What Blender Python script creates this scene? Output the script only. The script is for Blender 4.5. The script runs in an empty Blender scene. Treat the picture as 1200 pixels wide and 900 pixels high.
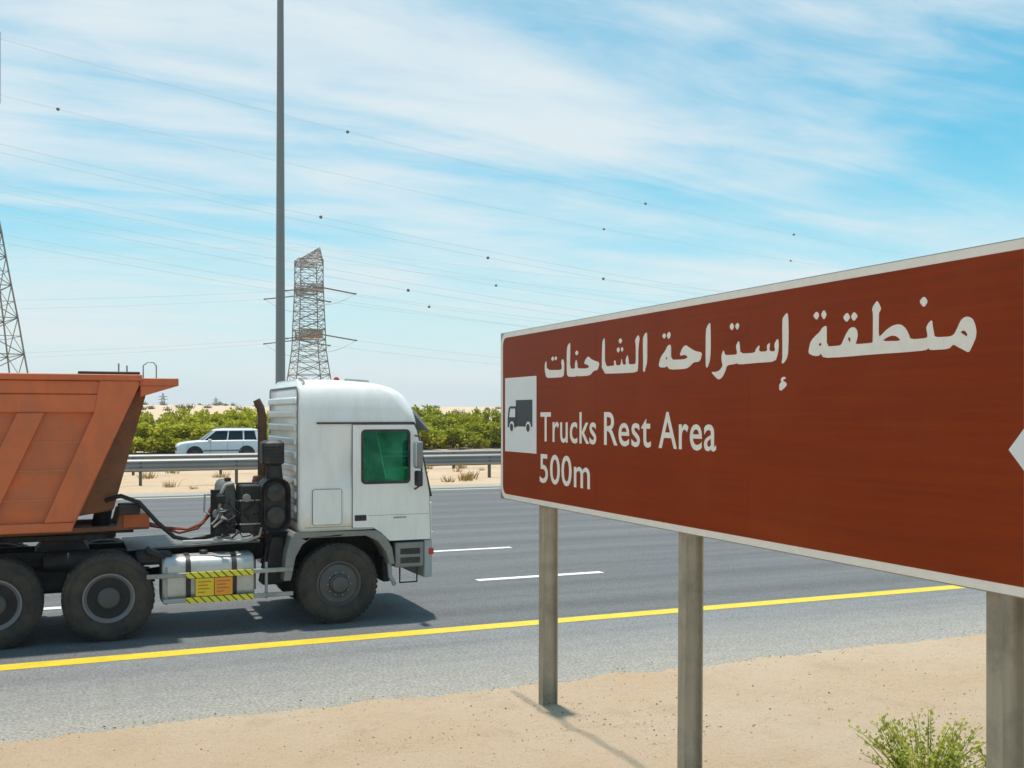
import bpy, bmesh, math, random
import numpy as np
from mathutils import Vector, Matrix, noise as mnoise
from mathutils.geometry import tessellate_polygon
R = math.radians
random.seed(7)
S = bpy.context.scene
COL = S.collection

# ------------------------------------------------------------------ camera, sky, sun, exposure
CAM_H = 3.2
cam = bpy.data.cameras.new('camera'); camo = bpy.data.objects.new('camera', cam); COL.objects.link(camo)
camo.location = (0, 0, CAM_H); camo.rotation_euler = (R(90), 0, R(-23))
cam.sensor_width = 36; cam.lens = 37.11; cam.shift_y = 35 / 1200; cam.clip_end = 9000; cam.clip_start = .05
S.camera = camo
SUN_EL, SUN_AZ = 82.5, 0.0          # azimuth measured from +Y towards -X
to_sun = Vector((-math.sin(R(SUN_AZ)) * math.cos(R(SUN_EL)), math.cos(R(SUN_AZ)) * math.cos(R(SUN_EL)), math.sin(R(SUN_EL))))
sl = bpy.data.lights.new('sun', 'SUN'); sl.energy = 3.6; sl.angle = R(2.0); sl.color = (1, .955, .89)
so = bpy.data.objects.new('sun', sl); COL.objects.link(so)
so.rotation_euler = to_sun.to_track_quat('Z', 'Y').to_euler(); so.location = to_sun * 60

W = bpy.data.worlds.new('World'); S.world = W; W.use_nodes = True
def build_world():
    nt = W.node_tree; nt.nodes.clear(); N = nt.nodes.new; L = nt.links.new
    out = N('ShaderNodeOutputWorld'); bg = N('ShaderNodeBackground'); bg.inputs[1].default_value = .125
    sky = N('ShaderNodeTexSky'); sky.sky_type = 'NISHITA'; sky.sun_disc = False
    sky.sun_elevation = R(SUN_EL); sky.sun_rotation = R(-SUN_AZ)
    sky.altitude = 0; sky.air_density = 1.0; sky.dust_density = .6; sky.ozone_density = 1.2
    def math_(op, a, b=None, clamp=False):
        n = N('ShaderNodeMath'); n.operation = op; n.use_clamp = clamp
        for i, v in enumerate((a, b)):
            if v is None: continue
            if isinstance(v, (int, float)): n.inputs[i].default_value = v
            else: L(v, n.inputs[i])
        return n.outputs[0]
    tint = N('ShaderNodeMix'); tint.data_type = 'RGBA'; tint.blend_type = 'MULTIPLY'; tint.inputs[0].default_value = 1
    L(sky.outputs[0], tint.inputs[6]); tint.inputs[7].default_value = (.09, .93, .95, 1)
    tc = N('ShaderNodeTexCoord'); sp = N('ShaderNodeSeparateXYZ'); L(tc.outputs['Generated'], sp.inputs[0])
    zz = math_('ADD', math_('MAXIMUM', sp.outputs[2], 0.0), .16)
    cx = N('ShaderNodeCombineXYZ'); L(math_('DIVIDE', sp.outputs[0], zz), cx.inputs[0]); L(math_('DIVIDE', sp.outputs[1], zz), cx.inputs[1])
    def noise(scale, rot, stretch, det, rough, dist, w=0):
        m = N('ShaderNodeMapping'); m.inputs['Rotation'].default_value[2] = R(rot); m.inputs['Scale'].default_value = stretch
        m.inputs['Location'].default_value = (w, w * .7, w * .3)
        L(cx.outputs[0], m.inputs[0]); n = N('ShaderNodeTexNoise'); n.inputs['Scale'].default_value = scale
        n.inputs['Detail'].default_value = det; n.inputs['Roughness'].default_value = rough; n.inputs['Distortion'].default_value = dist
        L(m.outputs[0], n.inputs[0]); return n.outputs[0]
    big = noise(.62, 100, (1, 1.5, 1), 4, .5, .5, 3.1)
    wisp = noise(1.5, 110, (.45, 1.9, 1), 8, .52, 1.6, 2.2)
    fine = noise(3.4, 20, (.6, 1.6, 1), 8, .68, 1.5, 8.2)
    c = math_('ADD', math_('ADD', math_('MULTIPLY', big, 1.3), math_('MULTIPLY', wisp, .68)), math_('MULTIPLY', fine, .32))
    ramp = N('ShaderNodeMapRange'); ramp.interpolation_type = 'SMOOTHSTEP'; L(c, ramp.inputs[0])
    ramp.inputs[1].default_value = .93; ramp.inputs[2].default_value = 1.5; ramp.inputs[3].default_value = .10; ramp.inputs[4].default_value = .9
    # thin haze layer towards the horizon all round
    hz = N('ShaderNodeMapRange'); hz.interpolation_type = 'SMOOTHSTEP'; L(sp.outputs[2], hz.inputs[0])
    hz.inputs[1].default_value = 0; hz.inputs[2].default_value = .27; hz.inputs[3].default_value = .93; hz.inputs[4].default_value = 0
    fac = math_('SUBTRACT', 1.0, math_('MULTIPLY', math_('SUBTRACT', 1.0, ramp.outputs[0]), math_('SUBTRACT', 1.0, hz.outputs[0])))
    mx = N('ShaderNodeMix'); mx.data_type = 'RGBA'; L(fac, mx.inputs[0]); L(tint.outputs[2], mx.inputs[6]); mx.inputs[7].default_value = (5.1, 5.5, 5.65, 1)
    L(mx.outputs[2], bg.inputs[0]); L(bg.outputs[0], out.inputs[0])
build_world()
S.view_settings.view_transform = 'Standard'; S.view_settings.look = 'None'; S.view_settings.exposure = 0.36; S.view_settings.gamma = 1
S.view_settings.use_curve_mapping = False
try:
    S.cycles.max_bounces = 8; S.cycles.use_denoising = True; S.cycles.transparent_max_bounces = 12
except Exception: pass

# ------------------------------------------------------------------ materials
MATS = {}
def mat(name, col, rough=.6, metal=0, var=.08, scale=4, bump=0, bscale=60, dirt=None, damt=.4, dscale=2.5, spec=.5, stretch=(1, 1, 1), coat=0, dlow=.45, dst=(1, 1, 1)):
    m = bpy.data.materials.new(name); m.use_nodes = True; nt = m.node_tree; N = nt.nodes.new; L = nt.links.new
    b = nt.nodes['Principled BSDF']; b.inputs['Roughness'].default_value = rough; b.inputs['Metallic'].default_value = metal
    b.inputs['Specular IOR Level'].default_value = spec
    if coat: b.inputs['Coat Weight'].default_value = coat; b.inputs['Coat Roughness'].default_value = .1
    tc = N('ShaderNodeTexCoord'); mp = N('ShaderNodeMapping'); L(tc.outputs['Object'], mp.inputs[0]); mp.inputs['Scale'].default_value = stretch
    n = N('ShaderNodeTexNoise'); n.inputs['Scale'].default_value = scale; n.inputs['Detail'].default_value = 6; n.inputs['Roughness'].default_value = .65
    L(mp.outputs[0], n.inputs[0])
    mx = N('ShaderNodeMix'); mx.data_type = 'RGBA'; L(n.outputs[0], mx.inputs[0])
    mx.inputs[6].default_value = tuple(max(0, c * (1 - 2 * var)) for c in col) + (1,); mx.inputs[7].default_value = tuple(min(1, c * (1 + 2 * var)) for c in col) + (1,)
    src = mx.outputs[2]
    if dirt:
        d = N('ShaderNodeTexNoise'); d.inputs['Scale'].default_value = dscale; d.inputs['Detail'].default_value = 8; d.inputs['Roughness'].default_value = .7
        dm_ = N('ShaderNodeMapping'); dm_.inputs['Scale'].default_value = dst; L(tc.outputs['Object'], dm_.inputs[0]); L(dm_.outputs[0], d.inputs[0]); r = N('ShaderNodeMapRange'); L(d.outputs[0], r.inputs[0])
        r.inputs[1].default_value = dlow; r.inputs[2].default_value = dlow + .25; r.inputs[4].default_value = damt
        m2 = N('ShaderNodeMix'); m2.data_type = 'RGBA'; L(r.outputs[0], m2.inputs[0]); L(src, m2.inputs[6]); m2.inputs[7].default_value = tuple(dirt) + (1,); src = m2.outputs[2]
    L(src, b.inputs['Base Color'])
    rr = N('ShaderNodeMapRange'); L(n.outputs[0], rr.inputs[0]); rr.inputs[3].default_value = max(0, rough - .08); rr.inputs[4].default_value = min(1, rough + .08); L(rr.outputs[0], b.inputs['Roughness'])
    if bump:
        bn = N('ShaderNodeTexNoise'); bn.inputs['Scale'].default_value = bscale; bn.inputs['Detail'].default_value = 4; L(tc.outputs['Object'], bn.inputs[0])
        bp = N('ShaderNodeBump'); bp.inputs['Strength'].default_value = bump; bp.inputs['Distance'].default_value = .02; L(bn.outputs[0], bp.inputs['Height']); L(bp.outputs[0], b.inputs['Normal'])
    MATS[name] = m; return m

def leaf_mat(name, c1, c2):
    m = bpy.data.materials.new(name); m.use_nodes = True; nt = m.node_tree; N = nt.nodes.new; L = nt.links.new
    b = nt.nodes['Principled BSDF']; out = nt.nodes['Material Output']; b.inputs['Roughness'].default_value = .55; b.inputs['Specular IOR Level'].default_value = .25
    at = N('ShaderNodeAttribute'); at.attribute_name = 'leafrand'
    oi = N('ShaderNodeObjectInfo'); ad = N('ShaderNodeMath'); ad.operation = 'MULTIPLY_ADD'; L(oi.outputs['Random'], ad.inputs[0]); ad.inputs[1].default_value = .35; L(at.outputs['Fac'], ad.inputs[2])
    mx = N('ShaderNodeMix'); mx.data_type = 'RGBA'; L(ad.outputs[0], mx.inputs[0]); mx.inputs[6].default_value = (*c1, 1); mx.inputs[7].default_value = (*c2, 1)
    L(mx.outputs[2], b.inputs['Base Color']); tr = N('ShaderNodeBsdfTranslucent'); L(mx.outputs[2], tr.inputs[0])
    ms = N('ShaderNodeMixShader'); ms.inputs[0].default_value = .35; L(b.outputs[0], ms.inputs[1]); L(tr.outputs[0], ms.inputs[2]); L(ms.outputs[0], out.inputs[0])
    MATS[name] = m; return m

def ground_mat():
    m = bpy.data.materials.new('sand'); m.use_nodes = True; nt = m.node_tree; N = nt.nodes.new; L = nt.links.new
    b = nt.nodes['Principled BSDF']; b.inputs['Roughness'].default_value = .95; b.inputs['Specular IOR Level'].default_value = .1
    g = N('ShaderNodeNewGeometry')
    def nz(s, d=6, r=.6, st=None):
        n = N('ShaderNodeTexNoise'); n.inputs['Scale'].default_value = s; n.inputs['Detail'].default_value = d; n.inputs['Roughness'].default_value = r
        if st:
            mp = N('ShaderNodeMapping'); mp.inputs['Scale'].default_value = st; L(g.outputs['Position'], mp.inputs[0]); L(mp.outputs[0], n.inputs[0])
        else: L(g.outputs['Position'], n.inputs[0])
        return n.outputs[0]
    def ramp(v, a, b_, c0, c1):
        r = N('ShaderNodeMapRange'); L(v, r.inputs[0]); r.inputs[1].default_value = a; r.inputs[2].default_value = b_; r.inputs[3].default_value = c0; r.inputs[4].default_value = c1; return r.outputs[0]
    def mix(f, a, c):
        x = N('ShaderNodeMix'); x.data_type = 'RGBA'; L(f, x.inputs[0])
        for i, v in ((6, a), (7, c)):
            if isinstance(v, tuple): x.inputs[i].default_value = (*v, 1)
            else: L(v, x.inputs[i])
        return x.outputs[2]
    c = mix(ramp(nz(.5, 5), .35, .65, 0, 1), (.60, .425, .275), (.635, .48, .34))
    c = mix(ramp(nz(3.5, 6, .7), .52, .7, 0, .55), c, (.58, .46, .32))
    c = mix(ramp(nz(1.3, 7, .7, (1, 1, 1)), .55, .72, 0, .5), c, (.46, .31, .19))
    c = mix(ramp(nz(9, 8, .8), .56, .66, 0, .5), c, (.42, .295, .19))
    c = mix(ramp(nz(48, 4, .7), .57, .68, 0, .65), c, (.24, .165, .11))
    c = mix(ramp(nz(140, 2, .5), .62, .75, 0, .5), c, (.66, .56, .43))
    L(c, b.inputs['Base Color'])
    bp = N('ShaderNodeBump'); bp.inputs['Strength'].default_value = 1.0; bp.inputs['Distance'].default_value = .05; L(nz(22, 8, .7), bp.inputs['Height'])
    bp2 = N('ShaderNodeBump'); bp2.inputs['Strength'].default_value = .6; bp2.inputs['Distance'].default_value = .012; L(nz(120, 3, .6), bp2.inputs['Height']); L(bp.outputs[0], bp2.inputs['Normal']); L(bp2.outputs[0], b.inputs['Normal'])
    return m

def asphalt_mat(name, base, dust, dust_y=None, lanes=None):
    m = bpy.data.materials.new(name); m.use_nodes = True; nt = m.node_tree; N = nt.nodes.new; L = nt.links.new
    b = nt.nodes['Principled BSDF']; b.inputs['Roughness'].default_value = .85; b.inputs['Specular IOR Level'].default_value = .3
    g = N('ShaderNodeNewGeometry')
    def nz(s, d=6, r=.6, st=None):
        n = N('ShaderNodeTexNoise'); n.inputs['Scale'].default_value = s; n.inputs['Detail'].default_value = d; n.inputs['Roughness'].default_value = r
        if st:
            mp = N('ShaderNodeMapping'); mp.inputs['Scale'].default_value = st; L(g.outputs['Position'], mp.inputs[0]); L(mp.outputs[0], n.inputs[0])
        else: L(g.outputs['Position'], n.inputs[0])
        return n.outputs[0]
    def ramp(v, a, b_, c0, c1):
        r = N('ShaderNodeMapRange'); L(v, r.inputs[0]); r.inputs[1].default_value = a; r.inputs[2].default_value = b_; r.inputs[3].default_value = c0; r.inputs[4].default_value = c1; return r.outputs[0]
    def mix(f, a, c):
        x = N('ShaderNodeMix'); x.data_type = 'RGBA'; L(f, x.inputs[0])
        for i, v in ((6, a), (7, c)):
            if isinstance(v, tuple): x.inputs[i].default_value = (*v, 1)
            else: L(v, x.inputs[i])
        return x.outputs[2]
    d = tuple(v * .8 for v in base); l = tuple(v * 1.22 for v in base)
    c = mix(ramp(nz(1, 6, .65, (.045, 1.7, 1)), .32, .68, 0, 1), d, l)          # streaks worn by traffic along the lanes
    c = mix(ramp(nz(.35, 5, .6), .4, .65, 0, .45), c, tuple(v * 1.15 for v in base))
    c = mix(ramp(nz(90, 3, .7), .58, .72, 0, .6), c, tuple(min(1, v * 2.0) for v in base))   # light aggregate
    c = mix(ramp(nz(130, 2, .6), .56, .7, 0, .6), c, tuple(v * .5 for v in base))
    c = mix(ramp(nz(30, 4, .75), .55, .70, 0, .5), c, tuple(min(1, v * 1.7) for v in base))
    c = mix(ramp(nz(38, 4, .75), .57, .70, 0, .5), c, tuple(v * .5 for v in base))
    if lanes:                                                                 # darker wheel tracks in each lane
        sy = N('ShaderNodeSeparateXYZ'); L(g.outputs['Position'], sy.inputs[0]); q = N('ShaderNodeMath'); q.operation = 'ADD'; L(sy.outputs[1], q.inputs[0]); q.inputs[1].default_value = -lanes[0]
        pp = N('ShaderNodeMath'); pp.operation = 'PINGPONG'; L(q.outputs[0], pp.inputs[0]); pp.inputs[1].default_value = lanes[1]
        c = mix(ramp(pp.outputs[0], .1, .55, .4, 0), c, tuple(v * .68 for v in base))
        c = mix(ramp(nz(1, 4, .6, (.12, 2.2, 1)), .60, .74, 0, .45), c, tuple(v * .55 for v in base))
    if dust_y:                                                                # sand blown on to the edge
        sp = N('ShaderNodeSeparateXYZ'); L(g.outputs['Position'], sp.inputs[0])
        ad = N('ShaderNodeMath'); ad.operation = 'MULTIPLY_ADD'; L(nz(.9, 7, .7, (.5, 1.4, 1)), ad.inputs[0]); ad.inputs[1].default_value = 1.6; L(sp.outputs[1], ad.inputs[2])
        c = mix(ramp(ad.outputs[0], dust_y[0] + .8, dust_y[1] + .8, .75, 0), c, dust)
    for sc_, lo, hi, a0, a1 in ((26, .38, .62, .74, 1.22), (75, .36, .64, .70, 1.26), (5, .35, .65, .93, 1.06)):      # stone grain
        x = N('ShaderNodeMix'); x.data_type = 'RGBA'; x.blend_type = 'MULTIPLY'; x.inputs[0].default_value = 1; x.clamp_result = False
        L(c, x.inputs[6]); L(ramp(nz(sc_, 3, .6), lo, hi, a0, a1), x.inputs[7]); c = x.outputs[2]
    L(c, b.inputs['Base Color'])
    bp = N('ShaderNodeBump'); bp.inputs['Strength'].default_value = .5; bp.inputs['Distance'].default_value = .008; L(nz(110, 3, .6), bp.inputs['Height']); L(bp.outputs[0], b.inputs['Normal'])
    return m

def glass_mat(name, tint, alpha, rough=.04):
    m = bpy.data.materials.new(name); m.use_nodes = True; nt = m.node_tree; N = nt.nodes.new; L = nt.links.new
    out = nt.nodes['Material Output']; nt.nodes.remove(nt.nodes['Principled BSDF'])
    t = N('ShaderNodeBsdfTransparent'); t.inputs[0].default_value = (*tint, 1); g = N('ShaderNodeBsdfGlossy'); g.inputs['Roughness'].default_value = rough
    f = N('ShaderNodeFresnel'); f.inputs[0].default_value = 1.5; ad = N('ShaderNodeMath'); ad.operation = 'MULTIPLY_ADD'; L(f.outputs[0], ad.inputs[0]); ad.inputs[1].default_value = 1.0; ad.use_clamp = True; ad.inputs[2].default_value = alpha
    ms = N('ShaderNodeMixShader'); L(ad.outputs[0], ms.inputs[0]); L(t.outputs[0], ms.inputs[1]); L(g.outputs[0], ms.inputs[2]); L(ms.outputs[0], out.inputs[0])
    MATS[name] = m; return m

def film_mat():                                  # green reflective window film over see-through glass
    m = bpy.data.materials.new('cab_glass'); m.use_nodes = True; nt = m.node_tree; N = nt.nodes.new; L = nt.links.new
    out = nt.nodes['Material Output']; nt.nodes.remove(nt.nodes['Principled BSDF'])
    t = N('ShaderNodeBsdfTransparent'); t.inputs[0].default_value = (.22, .55, .45, 1); g = N('ShaderNodeBsdfGlossy'); g.inputs['Roughness'].default_value = .05; g.inputs[0].default_value = (.10, .60, .50, 1)
    tc = N('ShaderNodeTexCoord'); n = N('ShaderNodeTexNoise'); n.inputs['Scale'].default_value = 3; L(tc.outputs['Object'], n.inputs[0])
    r = N('ShaderNodeMapRange'); L(n.outputs[0], r.inputs[0]); r.inputs[1].default_value = .3; r.inputs[2].default_value = .7; r.inputs[3].default_value = .03; r.inputs[4].default_value = .20
    ms = N('ShaderNodeMixShader'); L(r.outputs[0], ms.inputs[0]); L(t.outputs[0], ms.inputs[1]); L(g.outputs[0], ms.inputs[2]); L(ms.outputs[0], out.inputs[0])
    MATS['cab_glass'] = m
def chevron_mat():
    m = bpy.data.materials.new('hazard_print'); m.use_nodes = True; nt = m.node_tree; N = nt.nodes.new; L = nt.links.new
    b = nt.nodes['Principled BSDF']; b.inputs['Roughness'].default_value = .45
    tc = N('ShaderNodeTexCoord'); sp = N('ShaderNodeSeparateXYZ'); L(tc.outputs['Object'], sp.inputs[0])
    a = N('ShaderNodeMath'); a.operation = 'ADD'; L(sp.outputs[0], a.inputs[0]); L(sp.outputs[2], a.inputs[1])
    w = N('ShaderNodeMath'); w.operation = 'PINGPONG'; L(a.outputs[0], w.inputs[0]); w.inputs[1].default_value = .055
    r = N('ShaderNodeMath'); r.operation = 'GREATER_THAN'; L(w.outputs[0], r.inputs[0]); r.inputs[1].default_value = .042
    mx = N('ShaderNodeMix'); mx.data_type = 'RGBA'; L(r.outputs[0], mx.inputs[0]); mx.inputs[6].default_value = (.78, .66, .03, 1); mx.inputs[7].default_value = (.10, .085, .03, 1)
    L(mx.outputs[2], b.inputs['Base Color']); MATS['hazard_print'] = m

SAND = ground_mat()
ROAD = asphalt_mat('lane_asphalt', (.138, .138, .136), (.3, .25, .19), None, (15.95, 1.03))
SHOULDER = asphalt_mat('shoulder_asphalt', (.185, .184, .181), (.37, .33, .27), (11.2, 14.2))
dirtc = (.42, .33, .23)
mat('yellow_paint', (.64, .475, .022), .6, var=.14, scale=3, dirt=(.22, .19, .12), damt=.7, dscale=11, dlow=.55, bump=.2)
mat('white_marking', (.74, .73, .70), .6, var=.06, dirt=(.2, .2, .195), damt=.75, dscale=12, dlow=.55)
mat('faded_marking', (.5, .46, .33), .7, var=.1, dirt=(.4, .33, .24), damt=.6, dscale=2)
mat('truck_white', (.80, .79, .77), .32, var=.025, scale=1.5, dirt=(.46, .40, .32), damt=.26, dscale=1.9, dst=(2.4, 2.4, .55), coat=.4)
mat('panel_line', (.12, .12, .12), .7)
mat('black_plastic', (.018, .018, .019), .55, var=.15, dirt=(.16, .13, .10), damt=.35, dscale=4)
mat('black_chassis', (.014, .013, .014), .7, var=.2, dirt=(.10, .08, .065), damt=.4, dscale=5)
mat('grey_plastic', (.20, .20, .195), .6, var=.06, dirt=dirtc, damt=.3, dscale=3)
mat('bumper_grey', (.34, .36, .39), .5, var=.05, dirt=dirtc, damt=.25)
mat('tyre_rubber', (.026, .025, .024), .85, var=.15, scale=9, dirt=(.085, .066, .048), damt=.7, dscale=3.5, dlow=.36, bump=.3, bscale=40)
mat('rim_steel', (.085, .085, .088), .5, .3, var=.12, scale=8, dirt=(.15, .115, .085), damt=.5, dscale=6)
mat('rim_light', (.19, .187, .20), .5, .2, var=.1, scale=8, dirt=(.2, .16, .13), damt=.5, dscale=6)
mat('hub_grey', (.075, .075, .078), .6, .1, var=.15, dirt=(.10, .08, .06), damt=.4, dscale=7)
mat('rim_dark', (.014, .014, .014), .7, .1, var=.15, dirt=(.05, .042, .034), damt=.4, dscale=6)
mat('wheel_nut', (.3, .29, .28), .5, .5)
mat('aluminium', (.52, .51, .49), .46, .5, var=.06, scale=3, dirt=(.33, .27, .21), damt=.55, dscale=2.2, stretch=(1, 1, 5))
mat('rusty_pipe', (.14, .075, .045), .85, var=.25, scale=9, dirt=(.05, .032, .025), damt=.7, dscale=5, bump=.3)
mat('grey_tank', (.36, .36, .34), .55, .1, var=.08, dirt=(.14, .11, .08), damt=.6, dscale=3)
mat('tank_grey_dark', (.15, .15, .14), .55, .1, var=.12, dirt=(.06, .05, .04), damt=.8, dscale=4)
mat('hose_black', (.015, .015, .015), .5)
mat('hose_red', (.22, .055, .03), .55, var=.15)
mat('tipper_paint', (.60, .140, .042), .52, var=.10, scale=2.2, dirt=(.36, .105, .048), damt=.6, dscale=1.6, dst=(2, 2, .7), bump=.12, bscale=6)
mat('tipper_skin', (.50, .125, .045), .52, var=.14, scale=2.2, dirt=(.68, .135, .012), damt=.9, dscale=2.6, dlow=.47, bump=.15, bscale=5, stretch=(1, 1, 2))
mat('tipper_worn', (.50, .105, .022), .5, var=.15, scale=5, dirt=(.35, .12, .05), damt=.5, dscale=4)
mat('weld_line', (.52, .20, .09), .5, var=.1)
mat('rust_brown', (.23, .10, .05), .8, var=.2, scale=6, dirt=(.10, .065, .045), damt=.7, dscale=4)
mat('placard_yellow', (.80, .55, .02), .5, var=.06, scale=12)
mat('placard_orange', (.85, .32, .03), .5, var=.06, scale=12)
mat('placard_print', (.45, .14, .02), .6)
mat('red_lens', (.45, .03, .015), .2)
mat('amber_lens', (.7, .25, .02), .2)
mat('clear_lens', (.6, .62, .64), .1)
mat('seat_fabric', (.05, .055, .06), .9)
mat('cab_trim', (.16, .17, .165), .8)
mat('sign_brown', (.25, .031, .0012), .5, var=.20, scale=1.6, dirt=(.30, .052, .008), damt=.5, dscale=.9, stretch=(1, .35, 14), spec=.16)
mat('sign_white', (.88, .80, .71), .5, var=.04, scale=7, dirt=(.7, .60, .5), damt=.3, dscale=9)
mat('plate_white', (.80, .79, .77), .5, var=.04)
mat('sign_symbol', (.045, .05, .055), .5)
mat('sign_metal', (.30, .30, .29), .45, .6, var=.1)
mat('post_steel', (.40, .345, .26), .6, .1, var=.22, scale=2.2, dirt=(.17, .145, .11), damt=.7, dscale=2, stretch=(4, 4, .5), bump=.1)
mat('galvanised', (.29, .295, .29), .55, .45, var=.10, scale=1.2, dirt=(.3, .27, .22), damt=.3)
mat('rail_post', (.13, .11, .095), .7, .2, var=.15)
mat('mast_steel', (.23, .23, .22), .5, .45, var=.06)
mat('lattice_steel', (.21, .19, .17), .6, .3, var=.15, scale=.3)
mat('lattice_rust', (.27, .19, .11), .7, .1, var=.15, scale=.5)
mat('cable', (.45, .47, .49), .6, 0, var=.02)
mat('insulator', (.10, .075, .06), .3)
mat('marker', (.12, .09, .09), .5)
mat('car_white', (.84, .82, .79), .25, var=.02, coat=.5)
mat('car_glass', (.012, .016, .016), .06)
mat('bark', (.12, .085, .055), .9, var=.2, scale=6)
mat('stone', (.40, .30, .20), .9, var=.35, scale=7)
mat('dark_debris', (.10, .065, .045), .9)
mat('stem_green', (.16, .22, .04), .7)
leaf_mat('bush_leaf', (.14, .17, .010), (.66, .62, .05))
leaf_mat('weed_leaf', (.15, .21, .02), (.46, .46, .08))
leaf_mat('dry_grass', (.30, .19, .06), (.44, .30, .12))
leaf_mat('scrub_leaf', (.08, .09, .035), (.16, .16, .07))
film_mat()
chevron_mat()
M = MATS

# ------------------------------------------------------------------ mesh helpers
class MB:
    def __init__(s): s.v = []; s.f = []
    def add(s, vs, fs):
        o = len(s.v); s.v += [tuple(p) for p in vs]; s.f += [tuple(i + o for i in f) for f in fs]; return s
    def box(s, x0, x1, y0, y1, z0, z1):
        return s.add([(x0, y0, z0), (x1, y0, z0), (x1, y1, z0), (x0, y1, z0), (x0, y0, z1), (x1, y0, z1), (x1, y1, z1), (x0, y1, z1)],
                     [(3, 2, 1, 0), (4, 5, 6, 7), (0, 1, 5, 4), (1, 2, 6, 5), (2, 3, 7, 6), (3, 0, 4, 7)])
    def hexa(s, b, t):            # four bottom, four top corners
        return s.add(list(b) + list(t), [(3, 2, 1, 0), (4, 5, 6, 7), (0, 1, 5, 4), (1, 2, 6, 5), (2, 3, 7, 6), (3, 0, 4, 7)])
    def prism(s, loops, axis, a, b):
        if isinstance(loops[0][0], (int, float)): loops = [loops]
        mp = {'x': lambda p, q, t: (t, p, q), 'y': lambda p, q, t: (p, t, q), 'z': lambda p, q, t: (p, q, t)}[axis]
        flat = [p for l in loops for p in l]; n = len(flat)
        tris = tessellate_polygon([[Vector((p[0], p[1], 0)) for p in l] for l in loops])
        vs = [mp(p[0], p[1], a) for p in flat] + [mp(p[0], p[1], b) for p in flat]
        fs = [tuple(t) for t in tris] + [tuple(i + n for i in reversed(t)) for t in tris]
        o = 0
        for l in loops:
            k = len(l)
            for i in range(k): j = (i + 1) % k; fs.append((o + i, o + j, n + o + j, n + o + i))
            o += k
        return s.add(vs, fs)
    def rings(s, rs, cap0=True, cap1=True, skip=None, closed=True):
        n = len(rs[0]); vs = [p for r in rs for p in r]; fs = []
        for i in range(len(rs) - 1):
            for j in range(n if closed else n - 1):
                if skip and skip(i, j): continue
                k = (j + 1) % n; fs.append((i * n + j, i * n + k, (i + 1) * n + k, (i + 1) * n + j))
        if cap0: fs.append(tuple(reversed(range(n))))
        if cap1: fs.append(tuple((len(rs) - 1) * n + j for j in range(n)))
        return s.add(vs, fs)
    def tube(s, path, r, n=8, cap=True):
        path = [Vector(p) for p in path]; rs = r if isinstance(r, (list, tuple)) else [r] * len(path); out = []
        up = Vector((0, 0, 1)); t0 = (path[1] - path[0]).normalized()
        if abs(t0.dot(up)) > .95: up = Vector((1, 0, 0))
        a = t0.cross(up).normalized()
        for i, p in enumerate(path):
            t = (path[min(i + 1, len(path) - 1)] - path[max(i - 1, 0)]).normalized()
            a = (a - t * a.dot(t)).normalized(); b = t.cross(a)
            out.append([p + (a * math.cos(2 * math.pi * k / n) + b * math.sin(2 * math.pi * k / n)) * rs[i] for k in range(n)])
        return s.rings(out, cap, cap)
    def bar(s, p, q, w):           # thin four-sided lattice member
        return s.tube([p, q], w, 4, False)
    def lathe(s, prof, c, axis='y', n=32, capends=True):
        out = []
        for r, h in prof:
            ring = []
            for k in range(n):
                a = 2 * math.pi * k / n; u, w = r * math.cos(a), r * math.sin(a)
                ring.append({'y': (c[0] + u, c[1] + h, c[2] + w), 'z': (c[0] + u, c[1] + w, c[2] + h), 'x': (c[0] + h, c[1] + u, c[2] + w)}[axis])
            out.append(ring)
        return s.rings(out, capends, capends)
    def mesh(s, name, m, origin=(0, 0, 0), smooth=35, recalc=True):
        me = bpy.data.meshes.new(name); o = Vector(origin)
        me.from_pydata([Vector(p) - o for p in s.v], [], s.f)
        if recalc:
            bm = bmesh.new(); bm.from_mesh(me); bmesh.ops.recalc_face_normals(bm, faces=bm.faces); bm.to_mesh(me); bm.free()
        if smooth:
            me.polygons.foreach_set('use_smooth', [True] * len(me.polygons)); me.set_sharp_from_angle(angle=R(smooth))
        me.materials.append(M[m] if isinstance(m, str) else m); me.update(); return me
    def build(s, name, m, parent=None, bevel=0, smooth=35, label=None, seg=2, recalc=True):
        org = ORG.get(parent.name, (0, 0, 0)) if parent else (0, 0, 0)
        ob = bpy.data.objects.new(name, s.mesh(name, m, org, smooth, recalc)); COL.objects.link(ob)
        if parent: ob.parent = parent; ORG[ob.name] = org
        if bevel:
            md = ob.modifiers.new('bevel', 'BEVEL'); md.width = bevel; md.segments = seg; md.limit_method = 'ANGLE'; md.angle_limit = R(40)
        if label: ob['label'] = label
        return ob
ORG = {}
def tag(o, label=None, cat=None, group=None, kind=None):
    if label: o['label'] = label
    if cat: o['category'] = cat
    if group: o['group'] = group
    if kind: o['kind'] = kind
    return o
def thing(name, loc, label, cat, group=None):
    o = bpy.data.objects.new(name, None); COL.objects.link(o); o.location = loc; o.empty_display_size = .3; ORG[o.name] = tuple(loc)
    return tag(o, label, cat, group)
def copy_tree(o, parent=None):
    c = o.copy(); COL.objects.link(c); c.parent = parent
    for ch in list(o.children): copy_tree(ch, c)
    return c
def chaikin(l, it=1, k=.2):
    for _ in range(it):
        o = []
        for i in range(len(l)):
            a, b = l[i], l[(i + 1) % len(l)]
            o += [(a[0] + (b[0] - a[0]) * k, a[1] + (b[1] - a[1]) * k), (a[0] + (b[0] - a[0]) * (1 - k), a[1] + (b[1] - a[1]) * (1 - k))]
        l = o
    return l
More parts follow.
